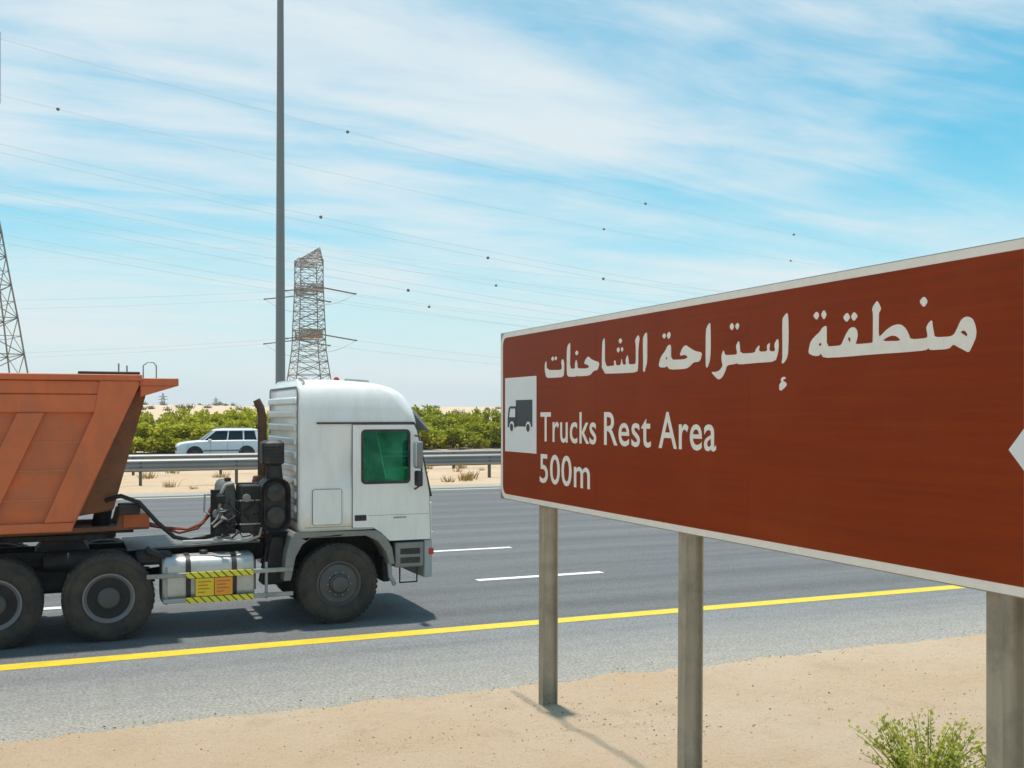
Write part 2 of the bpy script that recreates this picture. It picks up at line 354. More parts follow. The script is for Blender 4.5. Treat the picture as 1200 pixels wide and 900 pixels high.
def rrect(x0, x1, z0, z1, r, n=4):
    out = []
    for cx, cz, a0 in ((x1 - r, z1 - r, 0), (x0 + r, z1 - r, 90), (x0 + r, z0 + r, 180), (x1 - r, z0 + r, 270)):
        out += [(cx + r * math.cos(R(a0 + 90 * k / n)), cz + r * math.sin(R(a0 + 90 * k / n))) for k in range(n + 1)]
    return out
def sstep(a, b, x):
    t = min(1, max(0, (x - a) / (b - a))); return t * t * (3 - 2 * t)

# ------------------------------------------------------------------ ground, roads
def gz(x, y):
    n = mnoise.noise
    edge = 11.52 + .18 * n((x * .35, 3.1, 0)) + .11 * n((x * 1.7, 9.1, 0)) + .08 * n((x * 4.5, 1.1, 4)) + .05 * n((x * 9, 5.1, 4))
    verge = .03 + .03 * min(12, max(0, 11.5 - y)) * .5 + (.04 * n((x * .8, y * .8, 0)) + .022 * n((x * 2.6, y * 2.6, 5)) + .014 * n((x * 6, y * 6, 2)) - .035 * math.exp(-((y - 9.3 - .25 * math.sin(x * .3)) / .16) ** 2) - .035 * math.exp(-((y - 7.5 - .25 * math.sin(x * .3)) / .16) ** 2)) * sstep(edge + .1, edge - 1.0, y)
    z = verge * sstep(edge + .18, edge - .5, y) - .09 * sstep(edge - .18, edge + .25, y)
    if y > 42.6: z = -.09 + .16 * sstep(44.2, 45.4, y) + .25 * sstep(45, 54, y)
    if 44.2 < y < 55.5: z += (.05 * n((x * .5, y * .5, 1)) + .03 * n((x * 1.7, y * 1.7, 1))) * sstep(44.2, 45.4, y) * sstep(55.6, 54.5, y)
    if y > 75.5: z += .15 * sstep(75.6, 78, y) + .12 * n((x * .2, y * .2, 1)) * sstep(76, 80, y)
    if y > 130:
        k = sstep(150, 480, y)
        z += k * (5.4 + 3.2 * n((x * .0045, y * .004, 2)) + 1.3 * n((x * .016, y * .01, 6)) + .5 * n((x * .05, y * .03, 6)))
        z += sstep(700, 1500, y) * 3.0
    return z
def axis_pts(lo, hi, step, far_lo, far_hi, grow=1.16):
    a = list(np.arange(lo, hi + 1e-6, step)); s = step; x = hi
    while x < far_hi: s *= grow; x += s; a.append(x)
    s = step; x = lo; pre = []
    while x > far_lo: s *= grow; x -= s; pre.append(x)
    return pre[::-1] + a
XS = axis_pts(-7, 15, .11, -2500, 3500, 1.11)
YS = axis_pts(5.2, 12.6, .085, -400, 42.4, 1.14)
YS = [y for y in YS if y < 42] + list(np.arange(42.4, 56.2, .4)) + axis_pts(60, 130, 5, 58, 3800, 1.1)[1:]
def ground():
    nx, ny = len(XS), len(YS)
    v = [(x, y, gz(x, y)) for y in YS for x in XS]
    f = [(j * nx + i, j * nx + i + 1, (j + 1) * nx + i + 1, (j + 1) * nx + i) for j in range(ny - 1) for i in range(nx - 1)]
    b = MB(); b.v = v; b.f = f
    tag(b.build('ground', SAND, smooth=180, recalc=False), kind='structure')
ground()
def sheet(name, m, y0, y1, z, x0=-1200, x1=1600, parent=None, kind='structure'):
    b = MB(); xs = [x0, -200, -40, 60, 250, x1] if x1 - x0 > 500 else [x0, x1]
    for a, c in zip(xs, xs[1:]): b.add([(a, y0, z), (c, y0, z), (c, y1, z), (a, y1, z)], [(0, 1, 2, 3)])
    o = b.build(name, m, parent, smooth=0, recalc=False)
    if not parent: tag(o, kind=kind)
    return o
shoulder = sheet('road_shoulder', SHOULDER, 10.6, 14.74, 0)
road = sheet('road', ROAD, 14.74, 43.1, 0)
road2 = sheet('road', ROAD, 55.4, 75.6, .42)
yl = sheet('edge_line', M['yellow_paint'], 14.58, 14.92, .004, kind='structure')
fl = sheet('edge_line', M['faded_marking'], 41.95, 42.3, .004, kind='structure')
PALE = asphalt_mat('dusty_shoulder', (.36, .325, .27), (.4, .33, .25))
sheet('road_shoulder', PALE, 43.1, 44.9, 0)
dm = MB().box(-1.35, 1.35, -.11, .11, .003, .008).mesh('lane_dash', 'white_marking', smooth=0)
for yy, off in ((18.92, 8.65), (23.28, 8.5), (27.35, 7.89)):
    for k in range(-5, 12):
        o = bpy.data.objects.new('lane_dash', dm); COL.objects.link(o); o.parent = road; o.location = (off + k * 9.0, yy, 0)
for yy in (60.5, 64.4, 68.3, 72.0):
    for k in range(-5, 12):
        o = bpy.data.objects.new('lane_dash', dm); COL.objects.link(o); o.parent = road2; o.location = (3 + k * 9.0, yy, .42)

# ------------------------------------------------------------------ brown road sign on three steel posts
SX = 4.70                                   # plane of the sign face; the board runs along Y and faces -X
def sp(u, v):                               # survey of the board: sight line -> metres (Y, z) on the sign plane
    t = (u - 600) / 1237; d = SX / (.3907 + .9205 * t)
    return ((.9205 - .3907 * t) * d, CAM_H + (485 - v) * d / 1237)
def sign_text(txt, y_left, y_right, base, cap):
    cu = bpy.data.curves.new('t', 'FONT'); cu.body = txt; cu.size = 1; cu.offset = .010; cu.space_character = 1.05; cu.resolution_u = 4
    ob = bpy.data.objects.new('t', cu); COL.objects.link(ob); dg = bpy.context.evaluated_depsgraph_get(); dg.update()
    me = bpy.data.meshes.new_from_object(ob.evaluated_get(dg)); vs = [v.co.copy() for v in me.vertices]; fs = [tuple(p.vertices) for p in me.polygons]
    bpy.data.objects.remove(ob)
    x0 = min(v.x for v in vs); x1 = max(v.x for v in vs); capu = max(v.y for v in vs)
    b = MB(); b.add([(SX - .006, y_left + (v.x - x0) / (x1 - x0) * (y_right - y_left), base + v.y / capu * cap) for v in vs], fs)
    return b
SIGN = thing('road_sign', (SX + .12, 7.5, 0), 'large brown road sign with white Arabic and English lettering on three steel posts', 'road sign')
Y1, Y0, ZB, ZT = 11.41, 2.45, 2.215, 4.14   # far (left) edge, near (right) edge
def make_sign():
    p = MB().box(SX, SX + .022, Y0, Y1, ZB, ZT).build('sign_backing', 'sign_metal', SIGN, .004, 0)
    MB().prism(rrect(Y0 + .01, Y1 - .02, ZB + .008, ZT - .008, .13, 6), 'x', SX - .0025, SX + .001).build('border', 'sign_white', SIGN, smooth=0, label='cream white border round the brown board')
    # the board is made of butted sheets
    cuts = [Y1 - .075, 9.0, 6.55, 4.1, Y0 + .065]
    full = rrect(Y0 + .065, Y1 - .075, ZB + .062, ZT - .062, .10, 6)
    for i in range(4):
        a, c = cuts[i], cuts[i + 1]
        lp = [(min(max(y, c + .0015), a - .0015), z) for y, z in full]
        q = []
        for w in lp:
            if not q or (abs(w[0] - q[-1][0]) + abs(w[1] - q[-1][1])) > 1e-6: q.append(w)
        if i == 0: q = [w for w in q if w[0] > c + .01] ; q += [(c + .0015, ZB + .062), (c + .0015, ZT - .062)]
        elif i == 3: q = [w for w in q if w[0] < a - .01]; q += [(a - .0015, ZB + .062), (a - .0015, ZT - .062)]
        else: q = [(a - .0015, ZB + .062), (a - .0015, ZT - .062), (c + .0015, ZT - .062), (c + .0015, ZB + .062)]
        cy = sum(w[0] for w in q) / len(q); cz = (ZB + ZT) / 2
        q.sort(key=lambda w: math.atan2((w[1] - cz), (w[0] - cy)))
        MB().prism(q, 'x', SX - .0045, SX - .001).build('panel', 'sign_brown', SIGN, smooth=0)
    def glyphs(name, loops_with_holes, ox, oy, k, label):
        b = MB()
        for g in loops_with_holes:
            b.prism([[sp(ox + x / k, oy + y / k) for x, y in chaikin(l)] for l in g], 'x', SX - .0065, SX - .004)
        return b.build(name, 'sign_white', SIGN, smooth=0, label=label)
    # first word (nearest), second, third
    glyphs('arabic_word', [
        [[(80,740),(95,650),(115,590),(170,530),(215,490),(245,440),(280,418),(297,425),(297,660),(400,655),(465,645),(490,590),(520,520),(560,455),(595,432),(630,440),(652,470),(662,530),(645,600),(632,635),(830,618),(838,600),(840,270),(828,225),(845,180),(885,125),(905,150),(935,215),(920,250),(908,270),(905,545),(935,530),(990,470),(1060,420),(1120,400),(1170,405),(1220,445),(1255,510),(1280,578),(1475,562),(1478,520),(1462,440),(1490,385),(1520,355),(1535,365),(1540,430),(1555,500),(1560,552),(1740,545),(1790,520),(1830,440),(1870,350),(1920,312),(1965,312),(2010,340),(2040,410),(2052,480),(2045,560),(2010,640),(1965,735),(1900,700),(1840,670),(1790,640),(1770,645),(1730,690),(1510,705),(1488,678),(1465,705),(1200,730),(1000,742),(700,765),(480,785),(260,795),(225,740),(205,772),(140,770)],
         [(200,640),(222,612),(238,635),(220,660)], [(560,545),(578,575),(572,610),(555,595),(545,565)], [(945,598),(1000,555),(1060,532),(1110,538),(1150,570),(1158,595)], [(1865,495),(1890,472),(1925,480),(1948,520),(1940,545),(1905,522)]],
        [[(135,300),(180,245),(212,295),(178,355)]], [[(228,290),(262,228),(298,285),(265,352)]], [[(485,320),(535,258),(575,318),(530,380)]], [[(578,315),(615,250),(665,305),(615,368)]], [[(1380,135),(1435,68),(1485,130),(1437,208)]]],
        940, 340, 10, 'large white Arabic word nearest the right end')
    r3 = lambda l: [(x / 9 + 840, y / 9 + 360) for x, y in l]; r4 = lambda l: [(x / 11.25 + 765, y / 11.25 + 370) for x, y in l]
    glyphs('arabic_word', [
        [r3([(690,590),(700,530),(698,130),(715,95),(750,55),(762,110),(765,300),(760,480),(745,545),(710,595)])],
        [r3([(665,865),(668,810),(690,790),(680,765),(700,735),(730,735),(735,755),(712,760),(705,775),(745,800),(742,830),(685,885)])],
        [r4([(780,745),(800,740),(845,742),(895,715),(930,660),(915,590),(915,520),(940,450),(955,500),(970,520)]) + r3([(215,500),(222,480),(208,410),(238,350),(250,400),(255,490),(410,482),(418,440),(460,395),(450,470),(540,465),(535,400),(570,370),(560,465),(625,465),(612,390),(650,325),(662,380),(655,480),(625,575),(420,588),(245,605),(215,590),(200,600),(115,612),(95,680),(60,745),(25,765)]) + r4([(835,810)])],
        [r3([(140,205),(165,160),(192,205),(165,250)])], [r3([(198,200),(225,160),(248,195),(222,245)])],
        [r4([(708,680),(705,560),(708,190),(735,120),(765,90),(772,200),(772,480),(760,600),(728,685)])],
        [r4([(85,655),(105,570),(130,520),(170,465),(210,385),(250,382),(248,580),(360,578),(430,572),(475,545),(430,512),(375,530),(365,505),(400,420),(440,385),(490,420),(560,465),(660,485),(635,595),(590,612),(545,615),(500,665),(450,700),(230,712),(195,660),(175,682),(105,682)]), r4([(178,560),(190,535),(202,560),(190,585)])],
        [r4([(130,265),(160,225),(184,265),(158,310)])], [r4([(188,260),(222,205),(248,255),(218,315)])]],
        0, 0, 1, 'white Arabic word in the middle of the line')
    r6 = lambda l: [(x / 12.857 + 695, y / 12.857 + 380) for x, y in l]; r5 = lambda l: [(x / 12.857 + 635, y / 12.857 + 380) for x, y in l]
    glyphs('arabic_word', [
        [r6([(760,690),(765,620),(760,260),(765,190),(810,115),(825,160),(825,560),(805,640),(785,720),(770,715)])],
        [r6([(140,745),(145,280),(175,200),(187,250),(187,635),(320,625),(330,600),(320,560),(345,540),(355,620),(425,615),(440,500),(455,610),(508,605),(498,540),(525,455),(545,530),(545,605),(645,600),(655,560),(652,300),(640,240),(690,155),(710,215),(700,290),(690,400),(688,640),(675,725),(400,740)])],
        [r6([(390,250),(418,205),(450,250),(418,300)])], [r6([(360,385),(390,340),(415,385),(388,435)])], [r6([(425,380),(445,335),(468,380),(445,420)])],
        [r5([(390,790),(382,660),(385,345),(430,270),(437,330),(430,670),(510,668),(505,600),(525,525),(545,590),(545,668),(690,665),(725,640),(700,610),(645,598),(660,540),(705,480),(760,535),(880,575),(850,690),(790,700),(730,775),(540,785),(535,770),(520,790)])],
        [r5([(505,435),(535,390),(560,430),(535,475)])],
        [r5([(75,810),(52,700),(52,600),(75,545),(82,690),(300,690),(310,640),(298,570),(320,515),(345,575),(345,690),(335,795),(200,805)])],
        [r5([(145,520),(172,480),(194,520),(172,560)])], [r5([(198,515),(218,475),(240,515),(215,550)])]],
        0, 0, 1, 'white Arabic word nearest the left end')
    words = (('Trucks', 634, 699.5), ('Rest', 708.5, 763.5), ('Area', 772.5, 840))
    for wd, a, c in words:
        sign_text(wd, sp(a, 500)[0], sp(c, 500)[0], 2.912, .305).build('lettering', 'sign_white', SIGN, smooth=0, recalc=False, label='white lettering reading ' + wd)
    sign_text('500m', sp(633, 550)[0], sp(692, 550)[0], 2.472, .305).build('lettering', 'sign_white', SIGN, smooth=0, recalc=False, label='white lettering reading 500m')
    # pictogram plate
    a = sp(592.6, 486); c = sp(629.2, 486); zt = 3.61; zb = 2.77
    pl = MB().box(SX - .008, SX - .003, c[0], a[0], zb, zt).build('pictogram_plate', 'plate_white', SIGN, .002, 0, label='white plate with a black lorry symbol')
    g = lambda x, y: sp(580 + x / 8.18, 430 + y / 8.18)
    b = MB()
    y_a, y_b = g(208, 400)[0], g(366, 400)[0]; z_t, z_b = g(280, 316)[1], g(280, 582)[1]
    xa, xb = SX - .0105, SX - .0075
    b.prism([(y_a, z_b + .012), (y_b, z_b + .012), (y_b, z_t), (y_a, z_t)], 'x', xa, xb)
    f0, f1 = g(130, 480)[0], g(212, 480)[0]
    cz0, cz1 = z_b, g(170, 378)[1]
    b.prism([[(f1, cz0), (f0, cz0), (f0, cz0 + .11), (f0 - .03, cz1 - .02), (f0 - .07, cz1), (f1, cz1)], [(f0 - .035, cz0 + .115), (f1 + .03, cz0 + .115), (f1 + .03, cz1 - .025), (f0 - .075, cz1 - .025)]], 'x', xa, xb)
    b.build('lorry_symbol', 'sign_symbol', pl, smooth=0)
    for xx in (170, 328):
        yy = g(xx, 585)[0]
        for r, mm, e in ((.068, 'plate_white', .0025), (.044, 'sign_symbol', .005)):
            MB().lathe([(r, xa - e - SX), (r, xa - e + .0025 - SX)], (SX, yy, z_b), 'x', 20).build('wheel_symbol', mm, pl, smooth=0)
    # arrow at the near end
    tip = sp(1183, 527)
    ar = [(tip[0], tip[1]), (tip[0] - .62, tip[1] + .72), (tip[0] - 1.24, tip[1]), (tip[0] - 1.02, tip[1] - .2), (tip[0] - .72, tip[1] + .1), (tip[0] - .72, tip[1] - .75), (tip[0] - .52, tip[1] - .75), (tip[0] - .52, tip[1] + .1), (tip[0] - .22, tip[1] - .24)]
    MB().prism(ar, 'x', SX - .0065, SX - .004).build('arrow', 'plate_white', SIGN, smooth=0, label='white arrow cut off by the right edge of the photo')
    # back rails and posts (rolled I sections, slightly out of plumb)
    for y, lean in ((10.40, .03), (7.56, .045), (4.36, 0.0)):
        x0, x1, w, t = SX + .062, SX + .245, .105, .012
        gr = gz(x0, y) - .25
        for z in (2.45, 3.15, 3.9): MB().box(SX + .024, SX + .061, y - .09, y + .09, z - .03, z + .03).build('clamp', 'sign_metal', SIGN, .004)
        sec = [(x0, -w / 2), (x0 + t, -w / 2), (x0 + t, -.006), (x1 - t, -.006), (x1 - t, -w / 2), (x1, -w / 2), (x1, w / 2), (x1 - t, w / 2), (x1 - t, .006), (x0 + t, .006), (x0 + t, w / 2), (x0, w / 2)]
        MB().rings([[(a_, y + b_ + lean, gr) for a_, b_ in sec], [(a_, y + b_, ZT - .12) for a_, b_ in sec]]).build('post', 'post_steel', SIGN, .003, 30)
make_sign()

# ------------------------------------------------------------------ guardrails in the median
def guardrail(y, ztop, label):
    t = thing('guardrail', (10, y, gz(10, y)), label, 'guardrail')
    zs = [0, .02, .05, .08, .10, .13, .16, .19, .22, .25, .28, .31, .34, .37, .40, .43, .46, .49, .51]
    prof = [(-.035 + .04 * math.cos((z - .085) / .17 * 2 * math.pi + math.pi), z) for z in zs]
    ln = 4.0
    b = MB().rings([[(x, p, z) for p, z in prof] + [(x, p + .004, z) for p, z in reversed(prof)] for x in (0, ln + .12)])
    me = b.mesh('beam', 'galvanised', smooth=60)
    pm = MB().box(-.06, .06, .0, .13, -ztop - .15, -.02).mesh('post', 'rail_post', smooth=0)
    rm = MB().box(-.05, .05, -.03, .012, -.36, -.12).mesh('spacer', 'rail_post', smooth=0)
    for i in range(-10, 20):
        for n, m, dx, dy in (('beam', me, 0, 0), ('post', pm, 2.0, .02), ('spacer', rm, 2.0, .0)):
            o = bpy.data.objects.new(n, m); COL.objects.link(o); o.parent = t
            x = i * ln + dx + 1.0
            o.location = (x - 10 , dy + (.003 if i % 2 and n == 'beam' else 0), (ztop - .51 if n == 'beam' else ztop) - t.location.z)
    return t
guardrail(47.5, 1.27, 'corrugated steel guardrail along the near side of the sandy median')
g2 = guardrail(52.6, 1.29, 'second steel guardrail behind the first one, just before the white car')

# ------------------------------------------------------------------ tall lighting mast
def mast():
    x, y = 9.38, 50.0; z0 = gz(x, y)
    t = thing('lighting_mast', (x, y, z0), 'tall grey tapered lighting mast rising behind the white truck cab', 'lamp post')
    zz = [0, 3, 8, 14, 20, 26, 32]
    MB().tube([(x, y, z0 + z) for z in zz], [.245 - .0042 * z for z in zz], 14).build('shaft', 'mast_steel', t, smooth=60)
    MB().box(x - .32, x + .32, y - .32, y + .32, z0 - .02, z0 + .06).build('base_plate', 'mast_steel', t, .01)
    MB().box(x - .07, x + .07, y - .262, y - .2, z0 + .6, z0 + 1.3).build('service_door', 'mast_steel', t, .01)
    for a in (-1, 1):
        MB().tube([(x, y, z0 + 31.6), (x, y + a * .8, z0 + 32.4), (x, y + a * 2.2, z0 + 32.7)], .06, 8).build('bracket_arm', 'mast_steel', t)
        MB().box(x - .2, x + .2, y + a * 2.2 - .45, y + a * 2.2 + .45, z0 + 32.62, z0 + 32.8).build('luminaire', 'grey_plastic', t, .04)
mast()

# ------------------------------------------------------------------ pylons and power lines
def lattice(b, c, levels, w, rot, diag=True):
    """levels: (z, side length); members as thin bars"""
    cs, sn = math.cos(rot), math.sin(rot)
    def P(z, s, k):
        dx, dy = ((-1, -1), (1, -1), (1, 1), (-1, 1))[k]; dx *= s / 2; dy *= s / 2
        return (c[0] + dx * cs - dy * sn, c[1] + dx * sn + dy * cs, c[2] + z)
    for (z0, s0), (z1, s1) in zip(levels, levels[1:]):
        for k in range(4):
            j = (k + 1) % 4
            b.bar(P(z0, s0, k), P(z1, s1, k), w * 1.7)
            b.bar(P(z0, s0, k), P(z1, s1, j), w); b.bar(P(z0, s0, j), P(z1, s1, k), w)
            b.bar(P(z1, s1, k), P(z1, s1, j), w)
            # secondary bracing
            m0 = Vector(P(z0, s0, k)).lerp(Vector(P(z1, s1, k)), .5); m1 = Vector(P(z0, s0, j)).lerp(Vector(P(z1, s1, j)), .5); q = (Vector(P(z0, s0, k)) + Vector(P(z1, s1, j)) + Vector(P(z0, s0, j)) + Vector(P(z1, s1, k))) / 4
            b.bar(m0, q, w * .7); b.bar(m1, q, w * .7)
    return P
def crossarm(b, c, z, side, length, depth, a, w, panels=5, rise=0):
    """triangular cross-arm pointing along unit vector a from the body"""
    a = Vector((a[0], a[1], 0)); n = Vector((-a.y, a.x, 0)); C = Vector(c)
    tip = C + a * length + Vector((0, 0, z + rise))
    roots = [C + a * side / 2 + n * sgn * side / 2 + Vector((0, 0, z + dz)) for sgn in (-1, 1) for dz in (0, depth)]
    for r in roots: b.bar(r, tip, w * 1.4)
    for i in range(panels):
        t0, t1 = i / panels, (i + 1) / panels
        L = [r.lerp(tip, t0) for r in roots]; K = [r.lerp(tip, t1) for r in roots]
        for p, q in ((0, 1), (2, 3), (0, 2), (1, 3)):
            b.bar(L[p], K[q], w * .8); b.bar(L[q], K[p], w * .8); b.bar(L[p], L[q], w * .8)
    return tip
def cable(name, p, q, sag, r, label, balls=(), n=40, group='high voltage cables overhead'):
    p, q = Vector(p), Vector(q); t = thing(name, tuple(p), label, 'power line', group)
    pt = lambda u: p.lerp(q, u) - Vector((0, 0, 4 * sag * u * (1 - u)))
    MB().tube([pt(i / n) for i in range(n + 1)], r, 4, False).build('wire', 'cable', t, smooth=0)
    for u in balls:
        c = pt(u)
        MB().lathe([(.24 * math.sin(math.pi * k / 8) + 1e-3, -.24 * math.cos(math.pi * k / 8)) for k in range(9)], tuple(c), 'z', 12).build('marker_ball', 'marker', t, smooth=80)
    return t
def pylon_b():
    c = (59.8, 278.8, gz(59.8, 278.8)); a = (.066, -.995)
    t = thing('electricity_pylon', c, 'broad lattice pylon with rusty cross-arms behind the white truck cab', 'pylon'); g = -c[2]
    lv = [(0, 13), (5, 11.4), (9.5, 10.0), (13.5, 8.9), (17, 8.0), (20, 7.3), (22.8, 7.0), (25.5, 6.9), (28, 6.7), (30.6, 6.5), (33, 6.3), (35.4, 6.2), (38, 6.0), (41, 6.0), (44, 6.0)]
    b = MB(); lattice(b, c, [(z + (g if z else 0), s) for z, s in lv], .085, .066); b.build('lattice_body', 'lattice_steel', t, smooth=0, recalc=False)
    tips = {}
    for nm, z, ln, m in (('lower', 23.2 + g, 11.5, 'lattice_rust'), ('upper', 35.3 + g, 11.0, 'lattice_steel'), ('peak', 42.3 + g, 10.0, 'lattice_steel')):
        for s in (1, -1):
            b = MB(); tips[nm, s] = crossarm(b, c, z, 5.8, ln, 2.2 if nm != 'peak' else 1.6, (a[0] * s, a[1] * s), .085, 6, {'lower': .3, 'upper': .3, 'peak': 3.6}[nm])
            b.build('cross_arm', m, t, smooth=0, recalc=False)
    for nm in ('lower', 'upper'):
        for s in (1, -1):
            for e in (-1, 1):
                tip = tips[nm, s]; z_off = -1.3
                far = tip + Vector((e * 9.0, 0, z_off))
                for dy in (-.35, .35):
                    MB().tube([tip + Vector((0, dy, 0)), far + Vector((0, dy, 0))], .14, 6).build('insulator_string', 'insulator', t)
                MB().tube([far + Vector((0, -.6, 0)), far + Vector((0, .6, 0))], .22, 6).build('yoke', 'insulator', t)
                end = Vector((far.x + e * 330, far.y - (0 if e > 0 else 6), far.z + 2))
                cable('power_cable', far, end, 9, .04, 'thin cable running %s from the %s %s cross-arm of the pylon behind the cab' % ('right' if e > 0 else 'left', 'near' if s > 0 else 'far', nm), n=30, group='cables of the pylon behind the cab')
            l = tips[nm, s]; MB().tube([(l + Vector((-9 + 18 * k / 12, 0, -1.3 - 3.2 * (1 - ((k - 6) / 6) ** 2)))) for k in range(13)], .06, 5).build('jumper_loop', 'cable', t)
    for s in (1, -1):
        for e in (-1, 1):
            p = tips['peak', s]; cable('power_cable', p, (p.x + e * 340, p.y, p.z), 6, .03, 'thin earth wire running %s from the %s peak of the pylon behind the cab' % ('right' if e > 0 else 'left', 'near' if s > 0 else 'far'), n=30, group='cables of the pylon behind the cab')
pylon_b()
def pylon_a():
    c0 = (-9.75, 145.8); c = (c0[0], c0[1], gz(*c0)); a = (.259, -.966); w = (.966, .259); rot = math.atan2(.259, .966)
    t = thing('electricity_pylon', c, 'tall tapering lattice pylon cut off by the left edge of the photo', 'pylon'); g = -c[2]
    lv = [(0, 11.4), (5.5, 10.0), (10.5, 8.6), (15, 7.4), (19, 6.2), (22.5, 5.2), (25.5, 4.4), (28.3, 3.5), (31, 3.0), (34, 2.6), (37, 2.3), (40, 2.1), (43, 1.9)]
    b = MB(); lattice(b, c, [(z + (g if z else 0), s) for z, s in lv], .06, rot); b.build('lattice_body', 'lattice_steel', t, smooth=0, recalc=False)
    tips = []
    for z, ln in ((29.5, 9.5), (36.4, 10.5)):
        for s in (1, -1):
            b = MB(); tips.append((crossarm(b, c, z + g, 2.8, ln, 1.5, (a[0] * s, a[1] * s), .06, 5, .2), s, z)); b.build('cross_arm', 'lattice_steel', t, smooth=0, recalc=False)
    peaks = []
    for s in (1, -1):
        b = MB(); tip = crossarm(b, c, 42.0 + g, 2.0, 11.0, 1.4, (a[0] * s, a[1] * s), .06, 5, 4.5); b.build('cross_arm', 'lattice_steel', t, smooth=0, recalc=False); peaks.append(tip)
        b = MB(); b.bar(tip - Vector((0, 0, 7.5)), tip + Vector((0, 0, .8)), .16); b.build('earth_wire_post', 'lattice_steel', t, smooth=0)
    span = Vector((w[0], w[1], 0)) * 350
    lab = 'faint cable sagging from the left pylon across the sky'
    B = [(.065, .14, .27, .33, .52), (.08, .2, .34, .46, .60)]
    for i, p in enumerate(peaks):
        cable('power_cable', p, p + span + Vector((0, 0, -1)), 7, .024, 'uppermost cable strung with dark marker balls, %s of the two' % ('nearer' if i == 0 else 'farther'), balls=((.13, .30, .42), (.035, .33, .50))[i], group='earth wires with marker balls')
    k = 0
    for tip, s, z in tips:
        low = tip - Vector((0, 0, 2.6)); MB().tube([tip, low], .11, 6).build('insulator_string', 'insulator', t)
        for dy in (-.9, .9):
            p = low + Vector((a[0] * dy, a[1] * dy, -dy * .8)); bl = ((), (.16, .29), (.21,), (.31, .45), (.12, .38), (.2, .27), (), (.25, .41))[k]; k += 1
            cable('power_cable', p, p + span, 9, .024, 'faint cable, %s of a pair, on the %s %s arm of the left pylon' % ('upper' if dy < 0 else 'lower', 'near' if s > 0 else 'far', 'lower' if z < 33 else 'upper'), balls=bl, group='cables of the left pylon')
pylon_a()
def far_pylon(px, d, h, label):
    t_ = (px - 600) / 1237; x = (.3907 + .9205 * t_) * d; y = (.9205 - .3907 * t_) * d; c = (x, y, gz(x, y))
    t = thing('electricity_pylon', c, label, 'pylon'); b = MB()
    lattice(b, c, [(0, 7), (h * .3, 4.6), (h * .55, 2.8), (h * .8, 2.0), (h, .6)], .16, .2); b.build('lattice_body', 'lattice_steel', t, smooth=0, recalc=False)
    for z in (.62, .78):
        for s in (1, -1):
            b = MB(); crossarm(b, c, h * z, 2.4, 6, 1.0, (.99 * s, .14 * s), .13, 3); b.build('cross_arm', 'lattice_steel', t, smooth=0, recalc=False)
far_pylon(191, 1250, 20, 'tiny distant pylon on the horizon above the bushes left of the white car')
far_pylon(253, 1600, 20, 'tiny distant pylon on the horizon above the white car')

# ------------------------------------------------------------------ vegetation
def leaves(n, place, size, rng, flat=.6):
    v = np.zeros((n * 4, 3)); rnd = np.zeros(n)
    for i in range(n):
        p, out, s, tone = place(rng)
        d = Vector((rng.gauss(0, 1), rng.gauss(0, 1), rng.gauss(0, 1) * flat)) + Vector(out) * .9; d.normalize()
        u = d.cross(Vector((rng.gauss(0, 1), rng.gauss(0, 1), rng.gauss(0, 1)))).normalized()
        L_, w_ = size * s, size * s * rng.uniform(.28, .5)
        P = Vector(p); v[i * 4] = P; v[i * 4 + 1] = P + d * L_ * .5 + u * w_; v[i * 4 + 2] = P + d * L_; v[i * 4 + 3] = P + d * L_ * .5 - u * w_
        rnd[i] = tone
    return v, rnd
def leaf_mesh(name, v, rnd, m):
    n = len(rnd); me = bpy.data.meshes.new(name)
    me.from_pydata(v.tolist(), [], [(4 * i, 4 * i + 1, 4 * i + 2, 4 * i + 3) for i in range(n)])
    at = me.attributes.new('leafrand', 'FLOAT', 'FACE'); at.data.foreach_set('value', rnd.astype(np.float32)); me.materials.append(M[m]); me.update(); return me
def bush_meshes(seed, h, rad):
    rng = random.Random(seed); blobs = []
    for k in range(26):
        a = rng.uniform(0, 2 * math.pi); r = rad * math.sqrt(rng.random()) * .82; zt = h * (1 - .35 * (r / rad) ** 2)
        z = rng.uniform(.16, .86) * zt; blobs.append((r * math.cos(a), r * math.sin(a), z, rng.uniform(.32, .62) * (1.15 - .35 * z / h)))
    def place(g):
        bx, by, bz, br = g.choice(blobs)
        d = Vector((g.gauss(0, 1), g.gauss(0, 1), g.gauss(0, 1))).normalized(); rr = br * g.random() ** .33
        if g.random() < .05: rr *= g.uniform(1.1, 1.7)
        p = Vector((bx, by, bz)) + d * rr; p.z = max(.03, p.z)
        return p, d * .5 + Vector((0, 0, .45)), g.uniform(.7, 1.4), min(1, max(0, g.gauss(.42, .2)))
    v, rnd = leaves(5200, place, .20, rng)
    st = MB()
    for k in range(9):
        bx, by, bz, br = blobs[k * 2]
        st.tube([(bx * .06, by * .06, -.1), (bx * .45, by * .45, bz * .5), (bx, by, bz)], [.055, .035, .012], 5)
    return st.mesh('stems', 'bark'), leaf_mesh('foliage', v, rnd, 'bush_leaf')
BM = [bush_meshes(11, 3.0, 1.9), bush_meshes(12, 2.6, 2.0), bush_meshes(13, 3.3, 1.7), bush_meshes(14, 2.3, 2.2)]
def bush(x, y, k, sc, rz, label, group):
    t = thing('desert_bush', (x, y, gz(x, y) - .03), label, 'bush', group); t.scale = (sc[0], sc[0], sc[1]); t.rotation_euler.z = rz
    for n, m in zip(('stems', 'foliage'), BM[k]):
        o = bpy.data.objects.new(n, m); COL.objects.link(o); o.parent = t
rng = random.Random(5)
ORD = ('first', 'second', 'third', 'fourth', 'fifth', 'sixth', 'seventh', 'eighth', 'ninth', 'tenth'); SEEN = {}
